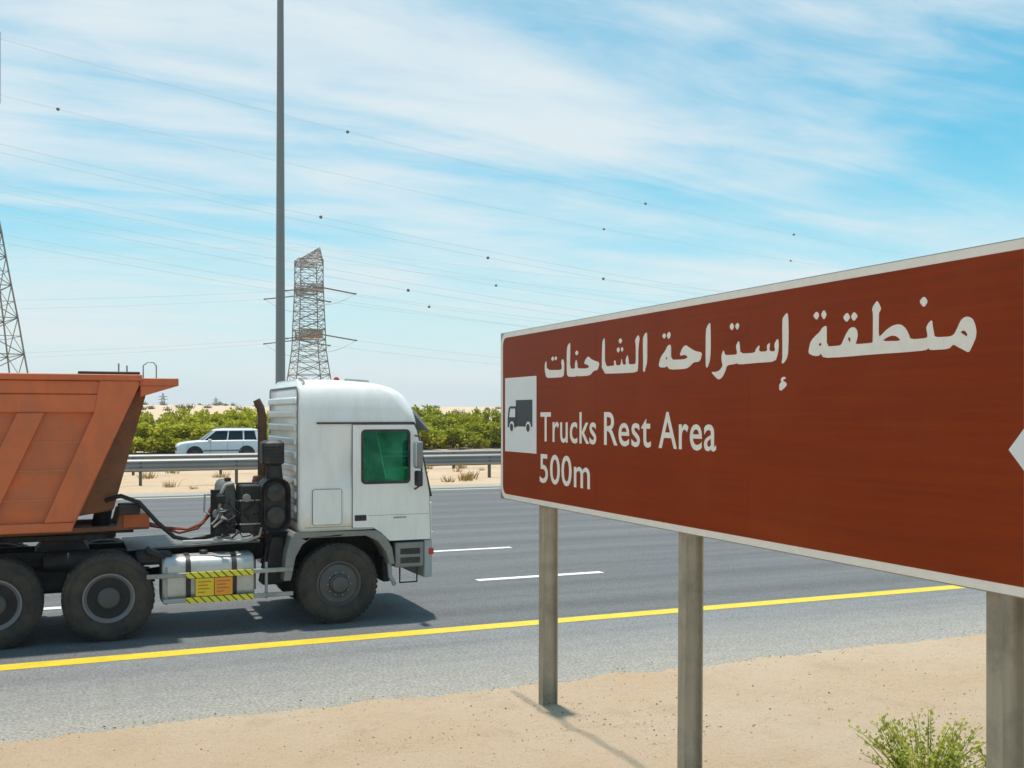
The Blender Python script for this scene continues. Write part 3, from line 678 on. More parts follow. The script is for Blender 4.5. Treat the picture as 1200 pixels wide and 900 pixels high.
for row, (y, hs) in enumerate(((78.5, .78), (82.5, 1.05), (88.0, 1.22))):
    x = -16 + row * 1.1
    while x < 66:
        k = rng.randrange(4); s = rng.uniform(.85, 1.25); hh = hs * rng.uniform(.8, 1.12)
        px = 600 + 1237 * (.9205 * x - .3907 * y) / (.3907 * x + .9205 * y)
        if 150 < px < 300: lab = 'L'; g = 'bushes between the tipper and the cab'
        elif 490 < px < 590: lab = 'R'; g = 'bushes between the cab and the sign'
        else: lab = 'yellow-green desert bush hidden for the most part behind the truck or the sign'; g = 'bushes hidden behind truck and sign'
        if lab in 'LR':
            SEEN[lab, row] = SEEN.get((lab, row), -1) + 1
            lab = '%s hedge bush, %s from the left between the %s' % (('low front-row', 'middle-row', 'tall back-row')[row], ORD[SEEN[lab, row]], 'tipper and the truck cab' if lab == 'L' else 'truck cab and the sign')
        bush(x, y + rng.uniform(-1, 1), k, (s, hh), rng.uniform(0, 6.28), lab, g)
        x += rng.uniform(2.3, 3.4)
# leafy weed at the foot of the nearest post
def weed(cx, cy, rad, h, n, seed, label, cat='weed', leaf=.038, stems_m='stem_green', lm='weed_leaf'):
    rng = random.Random(seed); z0 = gz(cx, cy); t = thing('leafy_weed', (cx, cy, z0), label, cat); st = MB(); vs = []; rs = []
    for i in range(n):
        a = rng.uniform(0, 6.28); r0 = rad * .35 * rng.random(); r1 = rad * rng.uniform(.3, 1.0); hh = h * rng.uniform(.55, 1.0) * (1.1 - .35 * r1 / rad)
        p0 = Vector((cx + r0 * math.cos(a), cy + r0 * math.sin(a), z0 - .02)); p2 = Vector((cx + r1 * math.cos(a), cy + r1 * math.sin(a), z0 + hh)); p1 = p0.lerp(p2, .5) + Vector((0, 0, hh * .13))
        pts = [p0, p0.lerp(p1, .5) , p1, p1.lerp(p2, .5) + Vector((0, 0, .02)), p2]; st.tube(pts, [.006, .005, .004, .003, .0015], 4, False)
        nl = rng.randint(20, 40)
        def place(g, pts=pts):
            u = g.uniform(.12, 1) * 4; k = min(3, int(u)); p = pts[k].lerp(pts[k + 1], u - k); d = Vector((g.gauss(0, 1), g.gauss(0, 1), .5)).normalized()
            off = d * g.random() * .05
            return p + off, d + Vector((0, 0, .7)), g.uniform(.6, 1.5) * (1.2 - .12 * u), min(1, max(0, g.gauss(.35 + .1 * u, .18)))
        v, r = leaves(nl, place, leaf * rng.uniform(.7, 1.2), rng); vs.append(v); rs.append(r)
    st.build('stems', stems_m, t, smooth=60, recalc=False)
    o = bpy.data.objects.new('foliage', leaf_mesh('foliage', np.concatenate(vs) - np.array([cx, cy, z0]), np.concatenate(rs), lm)); COL.objects.link(o); o.parent = t
weed(6.50, 6.62, .66, .66, 75, 3, 'bright green leafy weed growing in the sand beside the nearest sign post')
weed(7.05, 6.15, .42, .52, 40, 4, 'smaller green weed partly hidden behind the nearest sign post')
def tufts(name, spots, h, n, label, lm):
    rng = random.Random(9); b = []
    vs = []; rs = []
    for x, y, s in spots:
        for k in range(n):
            a = rng.uniform(0, 6.28); r = rng.random() * .35 * s; p = Vector((x + r * math.cos(a), y + r * math.sin(a), gz(x, y) - .02)); d = Vector((math.cos(a) * rng.uniform(.1, .9), math.sin(a) * rng.uniform(.1, .9), 1)).normalized()
            u = d.cross(Vector((rng.gauss(0, 1), rng.gauss(0, 1), 0))).normalized() * .022 * s; e = p + d * h * s * rng.uniform(.5, 1.1)
            vs.append([p - u, p + u, e + u * .2, e - u * .2]); rs.append(rng.random())
    v = np.array([[tuple(q) for q in w] for w in vs]).reshape(-1, 3)
    o = bpy.data.objects.new(name, leaf_mesh(name, v, np.array(rs), lm)); COL.objects.link(o); return tag(o, label, 'grass', kind='stuff')
rng = random.Random(21)
tufts('dry_grass', [(rng.uniform(-10, 60), rng.choice((rng.uniform(45.6, 47), rng.uniform(48, 55))), rng.uniform(.5, 1.3)) for _ in range(90)], .36, 40, 'dry straw coloured grass along the guardrails in the sandy median', 'dry_grass')
tufts('dry_grass', [(rng.uniform(-20, 90), rng.uniform(75.8, 100), rng.uniform(.8, 1.8)) for _ in range(160)], .55, 26, 'dry grass at the foot of the green hedge', 'dry_grass')
def scrub():
    rng = random.Random(31); vs = []; rs = []
    for i in range(150):
        d = rng.uniform(170, 520); px = rng.uniform(60, 760); t_ = (px - 600) / 1237; x = (.3907 + .9205 * t_) * d; y = (.9205 - .3907 * t_) * d; z = gz(x, y); s = rng.uniform(.8, 2.2)
        def place(g): 
            q = Vector((g.gauss(0, .42) * s, g.gauss(0, .42) * s, abs(g.gauss(0, .32)) * s)); return q + Vector((x, y, z)), (0, 0, .5), 1, g.random()
        v, r = leaves(130, place, .42, rng); vs.append(v); rs.append(r)
    o = bpy.data.objects.new('desert_scrub', leaf_mesh('desert_scrub', np.concatenate(vs), np.concatenate(rs), 'scrub_leaf')); COL.objects.link(o); tag(o, 'sparse dull scrub dotted over the distant desert rise', 'scrub', kind='stuff')
scrub()
def pebbles():
    rng = random.Random(41); b = MB(); c = MB()
    spots = [(5.0, 10.3, .5), (4.6, 9.6, .5), (5.8, 9.8, .6), (7.5, 9.5, .5), (1.5, 10.6, .6), (3.0, 10.0, .5)] + [(rng.uniform(-4, 11), rng.uniform(6, 11.2), rng.uniform(.25, .7)) for _ in range(14)]
    for i in range(4200):
        m = rng.random()
        if m < .4: q = rng.choice(spots); x = rng.gauss(q[0], q[2]); y = rng.gauss(q[1], q[2])
        elif m < .62: x = rng.uniform(-7, 14); y = 11.5 + rng.gauss(0, .16)
        else: x = rng.uniform(-7, 14); y = 11.5 - abs(rng.gauss(0, 1)) * 2.6
        if y < 3.5: continue
        s = .004 + .012 * rng.random() ** 4; z = max(gz(x, y), 0) + s * .25
        T = Matrix.Rotation(rng.uniform(0, 6), 3, 'Z') @ Matrix.Rotation(rng.uniform(0, 6), 3, 'X')
        vs = [T @ Vector(q) * s * rng.uniform(.7, 1.3) for q in ((1, 0, 0), (-1, 0, 0), (0, 1, 0), (0, -1, 0), (0, 0, .7), (0, 0, -.7))]
        (c if rng.random() < .16 else b).add([(q.x + x, q.y + y, q.z * .8 + z) for q in vs], [(0, 2, 4), (2, 1, 4), (1, 3, 4), (3, 0, 4), (2, 0, 5), (1, 2, 5), (3, 1, 5), (0, 3, 5)])
    tag(b.build('pebbles', 'stone', smooth=0, recalc=False), 'small pale stones scattered over the sandy verge', 'pebbles', kind='stuff')
    tag(c.build('dark_debris', 'dark_debris', smooth=0, recalc=False), 'small dark bits of debris on the sandy verge', 'debris', kind='stuff')
pebbles()

# ------------------------------------------------------------------ wheels
def wheel(parent, x, y, z, r, front, side=-1, dual=False, w=.31):
    """side -1: outer face towards -Y"""
    k = r / .61; s = -side
    fl = lambda prof: [(a * k, h * s) for a, h in prof]
    c = (x, y, z)
    if front:
        prof = [(.335, .03), (.345, .0), (.325, -.008), (.30, .012), (.275, .055), (.245, .058), (.225, .03), (.19, .016), (.150, .012), (.145, -.035), (.125, -.055), (.118, -.085), (.07, -.098), (.02, -.1)]
    else:
        prof = [(.335, .03), (.345, .0), (.325, -.008), (.305, .012), (.288, .06), (.275, .17), (.20, .175), (.165, .17), (.150, .03), (.135, .0), (.05, -.012), (.02, -.013)]
    wh = MB().lathe(fl(prof), c, 'y', 40).build('wheel', 'rim_steel' if front else 'rim_dark', parent, smooth=28)
    if not front: MB().lathe(fl([(.346, .004), (.345, -.012), (.325, -.016), (.312, .0), (.290, .02), (.268, .07), (.262, .15), (.266, .15)]), c, 'y', 40, False).build('rim', 'rim_light', wh, smooth=30)
    if not front: MB().lathe(fl([(.152, .04), (.150, .0), (.128, -.022), (.05, -.032), (.01, -.033)]), c, 'y', 24).build('hub_cap', 'hub_grey', wh, smooth=30)
    t = MB()
    tp = [(.33, .05), (.335, .015), (.36, -.006), (.42, -.02), (.50, -.018), (.55, -.004), (.585, .014), (.602, .03), (.610, .05), (.610, w - .05), (.602, w - .03), (.585, w - .014), (.5, w + .018), (.36, w), (.335, w - .03)]
    t.lathe(fl(tp), c, 'y', 56, False)
    for q in range(44):                                  # shoulder lugs
        a = 2 * math.pi * q / 44
        for yy, sh in ((.012, 0), (w - .07, .5)):
            a2 = a + sh * 2 * math.pi / 44; ca, sa = math.cos(a2), math.sin(a2); tx, tz = -sa, ca
            pts = []
            for rr in (.596, .614):
                for dt, dy in ((-.026, 0), (.026, 0), (.026, .06), (-.026, .06)):
                    pts.append((x + (rr * ca + dt * tx) * k, y + s * (yy + dy), z + (rr * sa + dt * tz) * k))
            t.hexa(pts[:4], pts[4:])
    if dual: t.lathe([(a * k, (h + .36) * s) for a, h in tp], c, 'y', 40, False)
    t.build('tyre', 'tyre_rubber', wh, smooth=30)
    # raised sidewall ring and nuts
    ring = MB().lathe(fl([(.52, -.016), (.523, -.022), (.532, -.022), (.535, -.012)]), c, 'y', 48, False); ring.build('sidewall_ring', 'tyre_rubber', wh, smooth=40)
    nb = MB()
    for q in range(10):
        a = 2 * math.pi * q / 10; nr, hh = (.172, .012) if front else (.205, .17)
        cc = (x + nr * k * math.cos(a), y, z + nr * k * math.sin(a)); nb.lathe([(.017, (hh + .002) * s), (.017, (hh - .03) * s), (.008, (hh - .04) * s)], cc, 'y', 6)
    nb.build('wheel_nuts', 'wheel_nut', wh, smooth=0)['kind'] = 'stuff'
    hb = MB()
    for q in range(8):
        a = 2 * math.pi * (q + .5) / 8; hr, hh = (.255, .052) if front else (.245, .168)
        cc = (x + hr * k * math.cos(a), y, z + hr * k * math.sin(a)); hb.lathe([(.024, (hh + .004) * s), (.024, (hh - .006) * s)], cc, 'y', 10)
    hb.build('hole_shade_discs', 'black_chassis', wh, smooth=0)['kind'] = 'stuff'  # black discs stand in for hand holes, the shade inside put into their colour
    return wh

# ------------------------------------------------------------------ white tractor truck
NY = 15.85; FY = 18.35; CY = 17.10
TR = thing('tractor_truck', (2.2, CY, 0), 'white day-cab tractor truck in side view pulling the orange tipper', 'truck')
def cab():
    def front(z):
        pts = [(1.2, 5.36), (1.95, 5.345), (2.13, 5.30), (2.94, 5.135), (3.05, 5.125), (3.2, 5.11), (3.35, 5.06), (3.5, 4.96), (3.6, 4.82), (3.67, 4.62), (3.71, 4.35), (3.735, 3.95)]
        for (a, b), (c, d) in zip(pts, pts[1:]):
            if z <= c: return b + (d - b) * (z - a) / (c - a)
        return pts[-1][1]
    def half(z):
        pts = [(1.2, 1.235), (3.05, 1.235), (3.2, 1.225), (3.35, 1.205), (3.5, 1.165), (3.6, 1.11), (3.67, 1.03), (3.71, .93), (3.735, .78)]
        for (a, b), (c, d) in zip(pts, pts[1:]):
            if z <= c: return b + (d - b) * (z - a) / (c - a)
        return pts[-1][1]
    zs = [1.42, 1.7, 2.02, 2.13, 2.5, 2.94, 3.0, 3.08, 3.14, 3.2, 3.28, 3.35, 3.43, 3.5, 3.56, 3.61, 3.65, 3.68, 3.70, 3.718, 3.735]
    sx = [3.33, 3.7, 4.22, 4.60, 4.97]; rings = []
    for z in zs:
        xf, h = front(z), half(z); r = .12 + .12 * sstep(3.05, 3.4, z); x0 = 3.25 + .05 * sstep(3.55, 3.73, z); rr = .07
        e = xf - r; near = list(sx) if e > 4.97 else [3.33 + (v - 3.33) * (e - .04 - 3.33) / (4.97 - 3.33) for v in sx]
        ring = []
        for k in range(4):                                                # rear near corner
            a = R(180 + 30 * k); ring.append((x0 + rr + rr * math.cos(a), CY - h + rr + rr * math.sin(a), z))
        ring += [(v, CY - h, z) for v in near]
        for k in range(5): a = R(-90 + 22.5 * k); ring.append((e + r * math.cos(a), CY - h + r + r * math.sin(a), z))
        nf = 4; yy = [CY - h + r + (2 * h - 2 * r) * (k + 1) / (nf + 1) for k in range(nf)]
        ring += [(xf, v, z) for v in yy]
        for k in range(5): a = R(0 + 22.5 * k); ring.append((e + r * math.cos(a), CY + h - r + r * math.sin(a), z))
        ring += [(v, CY + h, z) for v in reversed(near)]
        for k in range(4): a = R(90 + 30 * k); ring.append((x0 + rr + rr * math.cos(a), CY + h - rr + rr * math.sin(a), z))
        rings.append(ring)
    n = len(rings[0]); wl = {3, 4}                                        # z cells of the side windows
    def skip(i, j):
        if i in wl and (j in (6, 7) ): return True
        if i in wl and j in (23, 24): return True
        if i in (2, 3, 4) and 12 <= j <= 18: return True
        return False
    c = MB().rings(rings, False, True, skip).build('cab', 'truck_white', TR, smooth=32)
    c.data.materials.append(M['cab_trim']); md = c.modifiers.new('thick', 'SOLIDIFY'); md.thickness = .03; md.offset = -1; md.material_offset = 1
    for s, yy in ((-1, NY), (1, FY)):
        o = .004 * s
        outer = [(4.075, 3.03), (5.055, 3.03), (5.10, 2.94), (5.275, 2.13), (5.305, 1.95), (5.325, 1.23), (4.66, 1.23), (4.53, 1.36), (4.40, 1.445), (4.075, 1.455)]
        hole = rrect(4.215, 4.985, 2.125, 2.95, .06)
        d = MB().prism([outer, hole], 'y', yy + .006 * s + (0 if s < 0 else -.02), yy + .006 * s + (.03 if s < 0 else .01)).build('door', 'truck_white', c, smooth=30)
        grow = [(4.066, 3.039), (5.062, 3.039), (5.109, 2.942), (5.284, 2.132), (5.314, 1.952), (5.334, 1.221), (4.657, 1.221), (4.524, 1.352), (4.396, 1.436), (4.066, 1.446)]
        MB().prism([grow, rrect(4.24, 4.96, 2.15, 2.925, .06)], 'y', yy - s * .012, yy + s * .0025).build('door_gap', 'panel_line', c, smooth=0)
        MB().prism(rrect(3.453, 3.907, 1.513, 2.057, .035), 'y', yy - s * .012, yy - s * .012 + s * .0145).build('locker_gap', 'panel_line', c, smooth=0)
        MB().box(3.34, 4.06, min(yy - s * .012, yy - s * .0105), max(yy - s * .012, yy - s * .0105), 1.475, 1.48).build('crease', 'panel_line', c, smooth=0)
        MB().box(4.32, 5.30, min(yy, yy + s * .0075), max(yy, yy + s * .0075), 1.628, 1.633).build('crease', 'panel_line', c, smooth=0)
        MB().prism([rrect(4.205, 4.995, 2.115, 2.96, .07), rrect(4.245, 4.955, 2.155, 2.92, .05)], 'y', yy + s * .012, yy + s * .002).build('window_seal', 'black_plastic', c, smooth=0)
        MB().prism(rrect(4.225, 4.975, 2.135, 2.94, .05), 'y', yy - s * .006, yy - s * .001).build('side_window', 'cab_glass', c, smooth=0, label='green tinted side window')
        MB().box(4.105, 4.29, min(yy - s * .02, yy + s * .014), max(yy - s * .02, yy + s * .014), 1.555, 1.645).build('door_handle', 'black_plastic', c, .008)
        MB().box(4.72, 4.93, min(yy, yy + s * .011), max(yy, yy + s * .011), 1.575, 1.60).build('badge', 'grey_tank', c, .003)
        # locker lid, gutter strip, pillar strip
        MB().prism(rrect(3.46, 3.90, 1.52, 2.05, .03), 'y', yy + .0 * s - (.012 if s > 0 else -.012), yy + s * .007).build('locker_lid', 'truck_white', c, .004)
        MB().box(3.52, 5.06, min(yy - s * .03, yy + s * .016), max(yy - s * .03, yy + s * .016), 3.045, 3.075).build('gutter_strip', 'black_plastic', c, .006)
        MB().tube([(5.06, yy - s * .03, 3.06), (5.115, yy - s * .02, 2.92), (5.29, yy - s * .02, 2.13), (5.345, yy - s * .03, 1.90)], .022, 6).build('pillar_strip', 'black_plastic', c)
        # step and mudguard group below the cab
        arch = [(3.18, 1.42), (4.45, 1.40), (4.60, 1.30), (4.70, 1.12), (4.745, .86), (4.66, .86), (4.60, 1.06), (4.47, 1.235), (4.28, 1.325), (3.44, 1.325), (3.30, 1.23), (3.20, 1.05), (3.13, .70), (3.02, .70), (3.06, 1.1), (3.12, 1.32)]
        MB().prism(arch, 'y', yy + s * .012, yy - s * .5).build('mudguard', 'grey_plastic', c, .012, label='grey plastic front mudguard')
        MB().box(4.755, 5.22, min(yy + s * .004, yy - s * .5), max(yy + s * .004, yy - s * .5), .80, 1.19).build('step_box', 'grey_plastic', c, .02)
        for z in (.86, 1.0): MB().box(4.83, 5.16, min(yy + s * .008, yy - s * .2), max(yy + s * .008, yy - s * .2), z, z + .10).build('step_well', 'black_plastic', c, .012)
        b = MB(); b.tube([(4.84, yy - s * .05, .80), (4.84, yy - s * .05, .56), (5.12, yy - s * .05, .56), (5.12, yy - s * .05, .80)], .015, 6); b.build('lower_step', 'black_chassis', c)
        # mirrors on the pillar
        my = yy + s * .27
        m = MB(); m.tube([(5.08, yy, 2.86), (5.10, my, 2.84), (5.09, my, 2.1), (5.07, yy, 2.02)], .016, 6)
        arm = m.build('mirror_arm', 'black_plastic', c)
        MB().box(4.99, 5.09, my - .11, my + .11, 2.36, 2.78).build('mirror', 'grey_plastic', c, .03, seg=3)
        MB().box(4.98, 4.992, my - .09, my + .09, 2.39, 2.75).build('mirror_glass', 'clear_lens', c, .004)
        MB().box(5.0, 5.09, my - .10, my + .10, 2.08, 2.32).build('mirror', 'black_plastic', c, .03, seg=3)
        MB().box(5.15, 5.40, min(yy - s * .02, yy - s * .10), max(yy - s * .02, yy - s * .10), 3.0, 3.30).build('sun_visor_end', 'grey_plastic', c, .01) if False else None
    # rear wall ribs
    for k in range(9):
        z = 1.70 + k * .205; MB().box(3.205, 3.256, CY - 1.12, CY + 1.12, z, z + .115).build('rear_rib', 'truck_white', c, .035, seg=3)
    MB().prism([rrect(CY - 1.17, CY + 1.17, 1.55, 3.62, .1), rrect(CY - 1.135, CY + 1.135, 1.585, 3.585, .08)], 'x', 3.24, 3.256).build('rear_seal', 'grey_plastic', c, .003)
    # windscreen, visor, grille, bumper
    ws = [(5.36, 2.02), (5.135, 2.99)]
    MB().hexa([(5.305, CY - 1.11, 2.02), (5.315, CY - 1.11, 2.02), (5.315, CY + 1.11, 2.02), (5.305, CY + 1.11, 2.02)], [(5.09, CY - 1.11, 2.98), (5.10, CY - 1.11, 2.98), (5.10, CY + 1.11, 2.98), (5.09, CY + 1.11, 2.98)]).build('windscreen', 'cab_glass', c, smooth=0)
    MB().prism([(5.06, 3.22), (5.11, 3.18), (5.33, 2.93), (5.345, 2.95), (5.14, 3.21), (5.08, 3.26)], 'y', CY - 1.15, CY + 1.15).build('sun_visor', 'bumper_grey', c, .005)
    MB().box(5.35, 5.39, CY - .85, CY + .85, 1.2, 1.85).build('grille', 'black_plastic', c, .02)
    for k in range(5): MB().box(5.385, 5.405, CY - .8, CY + .8, 1.25 + k * .12, 1.29 + k * .12).build('grille_bar', 'truck_white', c, .006)
    MB().prism(chaikin([(5.20, NY + .01), (5.36, NY + .03), (5.43, NY + .22), (5.46, CY), (5.43, FY - .22), (5.36, FY - .03), (5.20, FY - .01)], 1), 'z', .62, 1.22).build('bumper', 'bumper_grey', c, .03, seg=3)
    for s, yy in ((-1, NY + .02), (1, FY - .02)):
        MB().prism(chaikin([(5.255, yy), (5.37, yy - s * .03), (5.40, yy - s * .2), (5.33, yy - s * .24), (5.26, yy - s * .1)], 1), 'z', 1.23, 1.80).build('corner_panel', 'truck_white', c, .02)
        MB().box(5.30, 5.392, min(yy - .0 * s, yy - s * .045), max(yy, yy - s * .045), .98, 1.08).build('side_marker', 'red_lens', c, .01)
        MB().box(5.415, 5.45, min(yy - s * .25, yy - s * .6), max(yy - s * .25, yy - s * .6), .85, 1.1).build('headlight', 'clear_lens', c, .02)
    # roof details
    MB().lathe([(.05, 0), (.05, .03), (.035, .06), (.015, .07)], (4.05, CY - .3, 3.725), 'z', 14).build('beacon', 'red_lens', c, label='small red beacon on the cab roof')
    MB().tube([(4.2, CY - .25, 3.755), (4.6, CY - .25, 3.735)], .02, 6).build('air_horn', 'grey_tank', c)
    # interior
    MB().box(3.3, 5.25, CY - 1.18, CY + 1.18, 1.44, 1.50).build('cab_floor', 'cab_trim', c)
    MB().prism([(4.95, 1.5), (5.28, 1.5), (5.26, 2.05), (5.0, 2.12), (4.88, 1.98)], 'y', CY - 1.15, CY + 1.15).build('dashboard', 'cab_trim', c, .03)
    for yy in (CY - .65, CY + .65):
        MB().box(4.0, 4.5, yy - .25, yy + .25, 1.75, 1.92).build('seat', 'seat_fabric', c, .05, seg=3)
        MB().hexa([(3.86, yy - .24, 1.9), (4.02, yy - .24, 1.9), (4.02, yy + .24, 1.9), (3.86, yy + .24, 1.9)], [(3.70, yy - .2, 2.62), (3.82, yy - .2, 2.62), (3.82, yy + .2, 2.62), (3.70, yy + .2, 2.62)]).build('seat_back', 'seat_fabric', c, .05, seg=3)
    MB().tube([(4.82 + .06 * math.cos(a), CY + .65 + .22 * math.sin(a), 2.10 + .2 * math.cos(a)) for a in [2 * math.pi * k / 20 for k in range(21)]], .016, 6, False).build('steering_wheel', 'black_plastic', c)
    return c
CAB = cab()
def tractor():
    t = TR
    for yy in (16.65, 17.47):
        MB().prism([(-1.95, .98), (5.1, .98), (5.1, 1.24), (2.9, 1.24), (2.6, 1.20), (-1.95, 1.20)], 'y', yy, yy + .09).build('frame_rail', 'black_chassis', t, .01)
    for x in (-1.7, -.15, 1.4, 2.4): MB().box(x, x + .12, 16.74, 17.47, 1.0, 1.18).build('cross_member', 'black_chassis', t, .01)
    for x in (3.86,): MB().tube([(x, 16.1, .60), (x, 18.1, .60)], .08, 10).build('axle', 'black_chassis', t)
    for x in (.58, -.86):
        MB().tube([(x, 16.1, .61), (x, 18.1, .61)], .12, 10).build('axle', 'black_chassis', t)
        MB().lathe([(.05, -.3), (.22, -.22), (.30, 0), (.22, .22), (.05, .3)], (x, CY, .64), 'y', 18).build('differential', 'black_chassis', t)
    for yy in (16.55, 17.55): MB().prism([(-1.5, .78), (-.15, 1.02), (1.25, .78), (1.25, .70), (-.15, .86), (-1.5, .70)], 'y', yy, yy + .1).build('leaf_spring', 'black_chassis', t, .008)
    MB().box(-.45, .15, 16.5, 17.7, .62, .98).build('spring_saddle', 'black_chassis', t, .04)
    for s, yy in ((-1, NY), (1, FY)):
        wheel(t, 3.86, yy, .61, .61, True, s)
        wheel(t, .58, yy, .61, .615, False, s, True)
        wheel(t, -.87, yy, .61, .615, False, s, True)
    # fifth wheel
    MB().prism(chaikin([(-.75, 16.6), (.55, 16.6), (.72, 16.8), (.72, 17.4), (.55, 17.6), (-.75, 17.6), (-1.0, 17.3), (-.5, 17.12), (-.5, 17.08), (-1.0, 16.9)], 1), 'z', 1.36, 1.44).build('fifth_wheel', 'black_chassis', t, .01)
    MB().prism([(-.4, 1.2), (.35, 1.2), (.22, 1.37), (-.25, 1.37)], 'y', 16.7, 17.5).build('fifth_wheel_stand', 'black_chassis', t, .01)
    MB().prism([(.85, 1.205), (2.75, 1.245), (2.75, 1.275), (.85, 1.235)], 'y', 16.3, 17.9).build('deck_plate', 'tank_grey_dark', t, .004)
    for x in (.95,): MB().box(x, x + .5, 16.0, 16.6, 1.02, 1.20).build('air_tank_box', 'black_chassis', t, .05)
    MB().lathe([(.02, -.4), (.12, -.37), (.14, -.3), (.14, .3), (.12, .37), (.02, .4)], (.1, 16.45, 1.08), 'x', 14).build('air_tank', 'black_chassis', t)
    # front suspension / engine mass under cab
    MB().box(3.3, 4.9, 16.75, 17.45, .72, 1.42).build('engine', 'black_chassis', t, .08)
    MB().box(2.86, 3.2, 16.2, 18.0, 1.0, 1.4).build('rear_cab_support', 'black_chassis', t, .04)
    MB().box(3.05, 4.70, 16.38, 17.9, 1.33, 1.41).build('arch_liner', 'black_chassis', t, .01)
    MB().box(4.62, 4.75, 16.1, 16.6, .55, .95).build('front_bracket', 'black_chassis', t, .03)
    MB().tube([(4.68, 15.95, .9), (4.70, 15.95, .66), (4.78, 15.97, .52)], .035, 8).build('tow_pipe', 'bumper_grey', t)
    # fuel tank
    sec = rrect(NY + .02, NY + .64, .46, 1.13, .16, 6)
    tank = MB().rings([[(x, CY_ + (y - CY_) * k, .795 + (z - .795) * k) for y, z in sec] for x, k, CY_ in ((1.30, .93, NY + .33), (1.325, 1, NY + .33), (2.575, 1, NY + .33), (2.60, .93, NY + .33))]).build('fuel_tank', 'aluminium', t, smooth=40, label='dusty aluminium fuel tank')
    sec2 = rrect(NY + .008, NY + .652, .448, 1.142, .17, 6); sec3 = rrect(NY + .019, NY + .641, .459, 1.131, .161, 6)
    for x in (1.62, 2.27):
        b = MB(); n = len(sec2)
        b.rings([[(x, y, z) for y, z in sec3], [(x, y, z) for y, z in sec2], [(x + .07, y, z) for y, z in sec2], [(x + .07, y, z) for y, z in sec3]], False, False); b.build('tank_strap', 'black_plastic', tank, smooth=30)
    MB().lathe([(.06, 0), (.06, .05), (.05, .06)], (1.9, NY + .3, 1.13), 'z', 14).build('filler_cap', 'black_plastic', tank)
    for z in (.83, .47): 
        MB().box(1.62, 2.57, NY - .055, NY - .035, z, z + .085).build('hazard_strip', 'hazard_print', tank, .003)
    for x, m in ((1.75, 'placard_yellow'), (2.015, 'placard_orange')):
        pl = MB().box(x, x + .255, NY - .050, NY - .036, .565, .82).build('placard', m, tank, .003)
        for q in range(4): MB().box(x + .03, x + .03 + (.19, .14, .17, .10)[q], NY - .0525, NY - .0495, .765 - q * .05, .778 - q * .05).build('print_line', 'placard_print', pl, smooth=0)
    for z in (.865, .50): MB().box(1.08 if z > .6 else 1.3, 3.16, NY - .034, NY + .012, z - .02, z + .045).build('side_guard', 'grey_tank', t, .01)
    for x in (1.33, 2.75): MB().box(x, x + .04, NY + .013, NY + .05, .46, 1.0).build('guard_post', 'grey_tank', t, .008)
    MB().prism([(1.12, 1.28), (1.34, 1.16), (1.34, 1.11), (1.08, 1.22)], 'y', NY + .03, NY + .4).build('tank_bracket', 'black_chassis', t, .008)
    # equipment between cab and tipper
    a = MB(); a.rings([[(x, y, z) for x, z in rrect(2.70 + e, 3.14 - e, 1.42 + e, 2.24 - e, .19 - e * .6, 6)] for y, e in ((16.02, .06), (15.93, .012), (15.9, 0), (15.9 + .42, 0))]); air = a.build('air_cleaner', 'black_plastic', t, smooth=35, label='black air cleaner housing behind the cab')
    for z in (1.68, 2.02): MB().lathe([(.13, .0), (.13, -.02), (.10, -.03), (.02, -.03)], (2.92, 15.93, z), 'y', 20).build('filter_cover', 'black_plastic', air, smooth=30)
    MB().tube([(2.93, 16.1, 2.2), (2.92, 16.1, 2.45), (2.90, 16.1, 2.50)], [.13, .11, .12], 14).build('intake_neck', 'black_plastic', t, smooth=60)
    MB().rings([[(x, y, z) for x, y in rrect(2.73 + e, 3.06 - e, 15.93 + e, 16.29 - e, .07, 4)] for z, e in ((2.42, .05), (2.46, 0), (2.76, 0), (2.80, .05))]).build('intake_head', 'black_plastic', t, smooth=30)
    for k in range(6): MB().box(2.745, 3.045, 15.915, 15.935, 2.47 + k * .048, 2.495 + k * .048).build('intake_slat', 'black_plastic', t, .004)
    ex = MB(); ex.tube([(2.86, 16.75, 1.35), (2.86, 16.75, 2.0), (2.86, 16.75, 3.15), (2.83, 16.75, 3.30), (2.77, 16.75, 3.42)], [.072, .072, .068, .064, .058], 14); ex.build('exhaust_stack', 'rusty_pipe', t, smooth=60, label='rusty upright exhaust stack')
    MB().lathe([(.02, -.5), (.14, -.48), (.16, -.4), (.16, .4), (.14, .48), (.02, .5)], (2.86, 16.75, 1.75), 'z', 16).build('silencer', 'rust_brown', t, smooth=50)
    MB().prism(chaikin([(2.20, 1.38), (2.20, 2.06), (2.25, 2.16), (2.40, 2.18), (2.42, 1.38)], 1), 'y', 16.35, 17.35).build('hydraulic_tank', 'tank_grey_dark', t, .03, label='light grey hydraulic oil tank behind the cab')
    MB().lathe([(.05, 0), (.05, .05)], (2.31, 16.6, 2.17), 'z', 12).build('tank_cap', 'black_plastic', t)
    MB().box(2.42, 2.72, 16.02, 16.55, 1.42, 2.14).build('equipment_box', 'black_chassis', t, .03)
    MB().box(2.40, 3.18, 16.3, 16.34, 2.10, 2.16).build('support_bracket', 'black_chassis', t, .01)
    for k, (x, z, r) in enumerate(((2.15, 1.95, .06), (2.12, 1.7, .075), (2.2, 1.52, .06), (2.5, 1.95, .06))): MB().lathe([(r * .5, -.05), (r, -.04), (r, .03), (r * .5, .05)], (x, 16.28 if x < 2.4 else 16.0, z), 'y', 12).build('valve', 'grey_plastic' if k % 2 else 'black_plastic', t)
    MB().tube([(2.02, 16.3, 2.0), (1.93, 16.25, 2.0), (1.92, 16.25, 1.75), (2.0, 16.28, 1.7)], .014, 6).build('grab_loop', 'grey_tank', t)
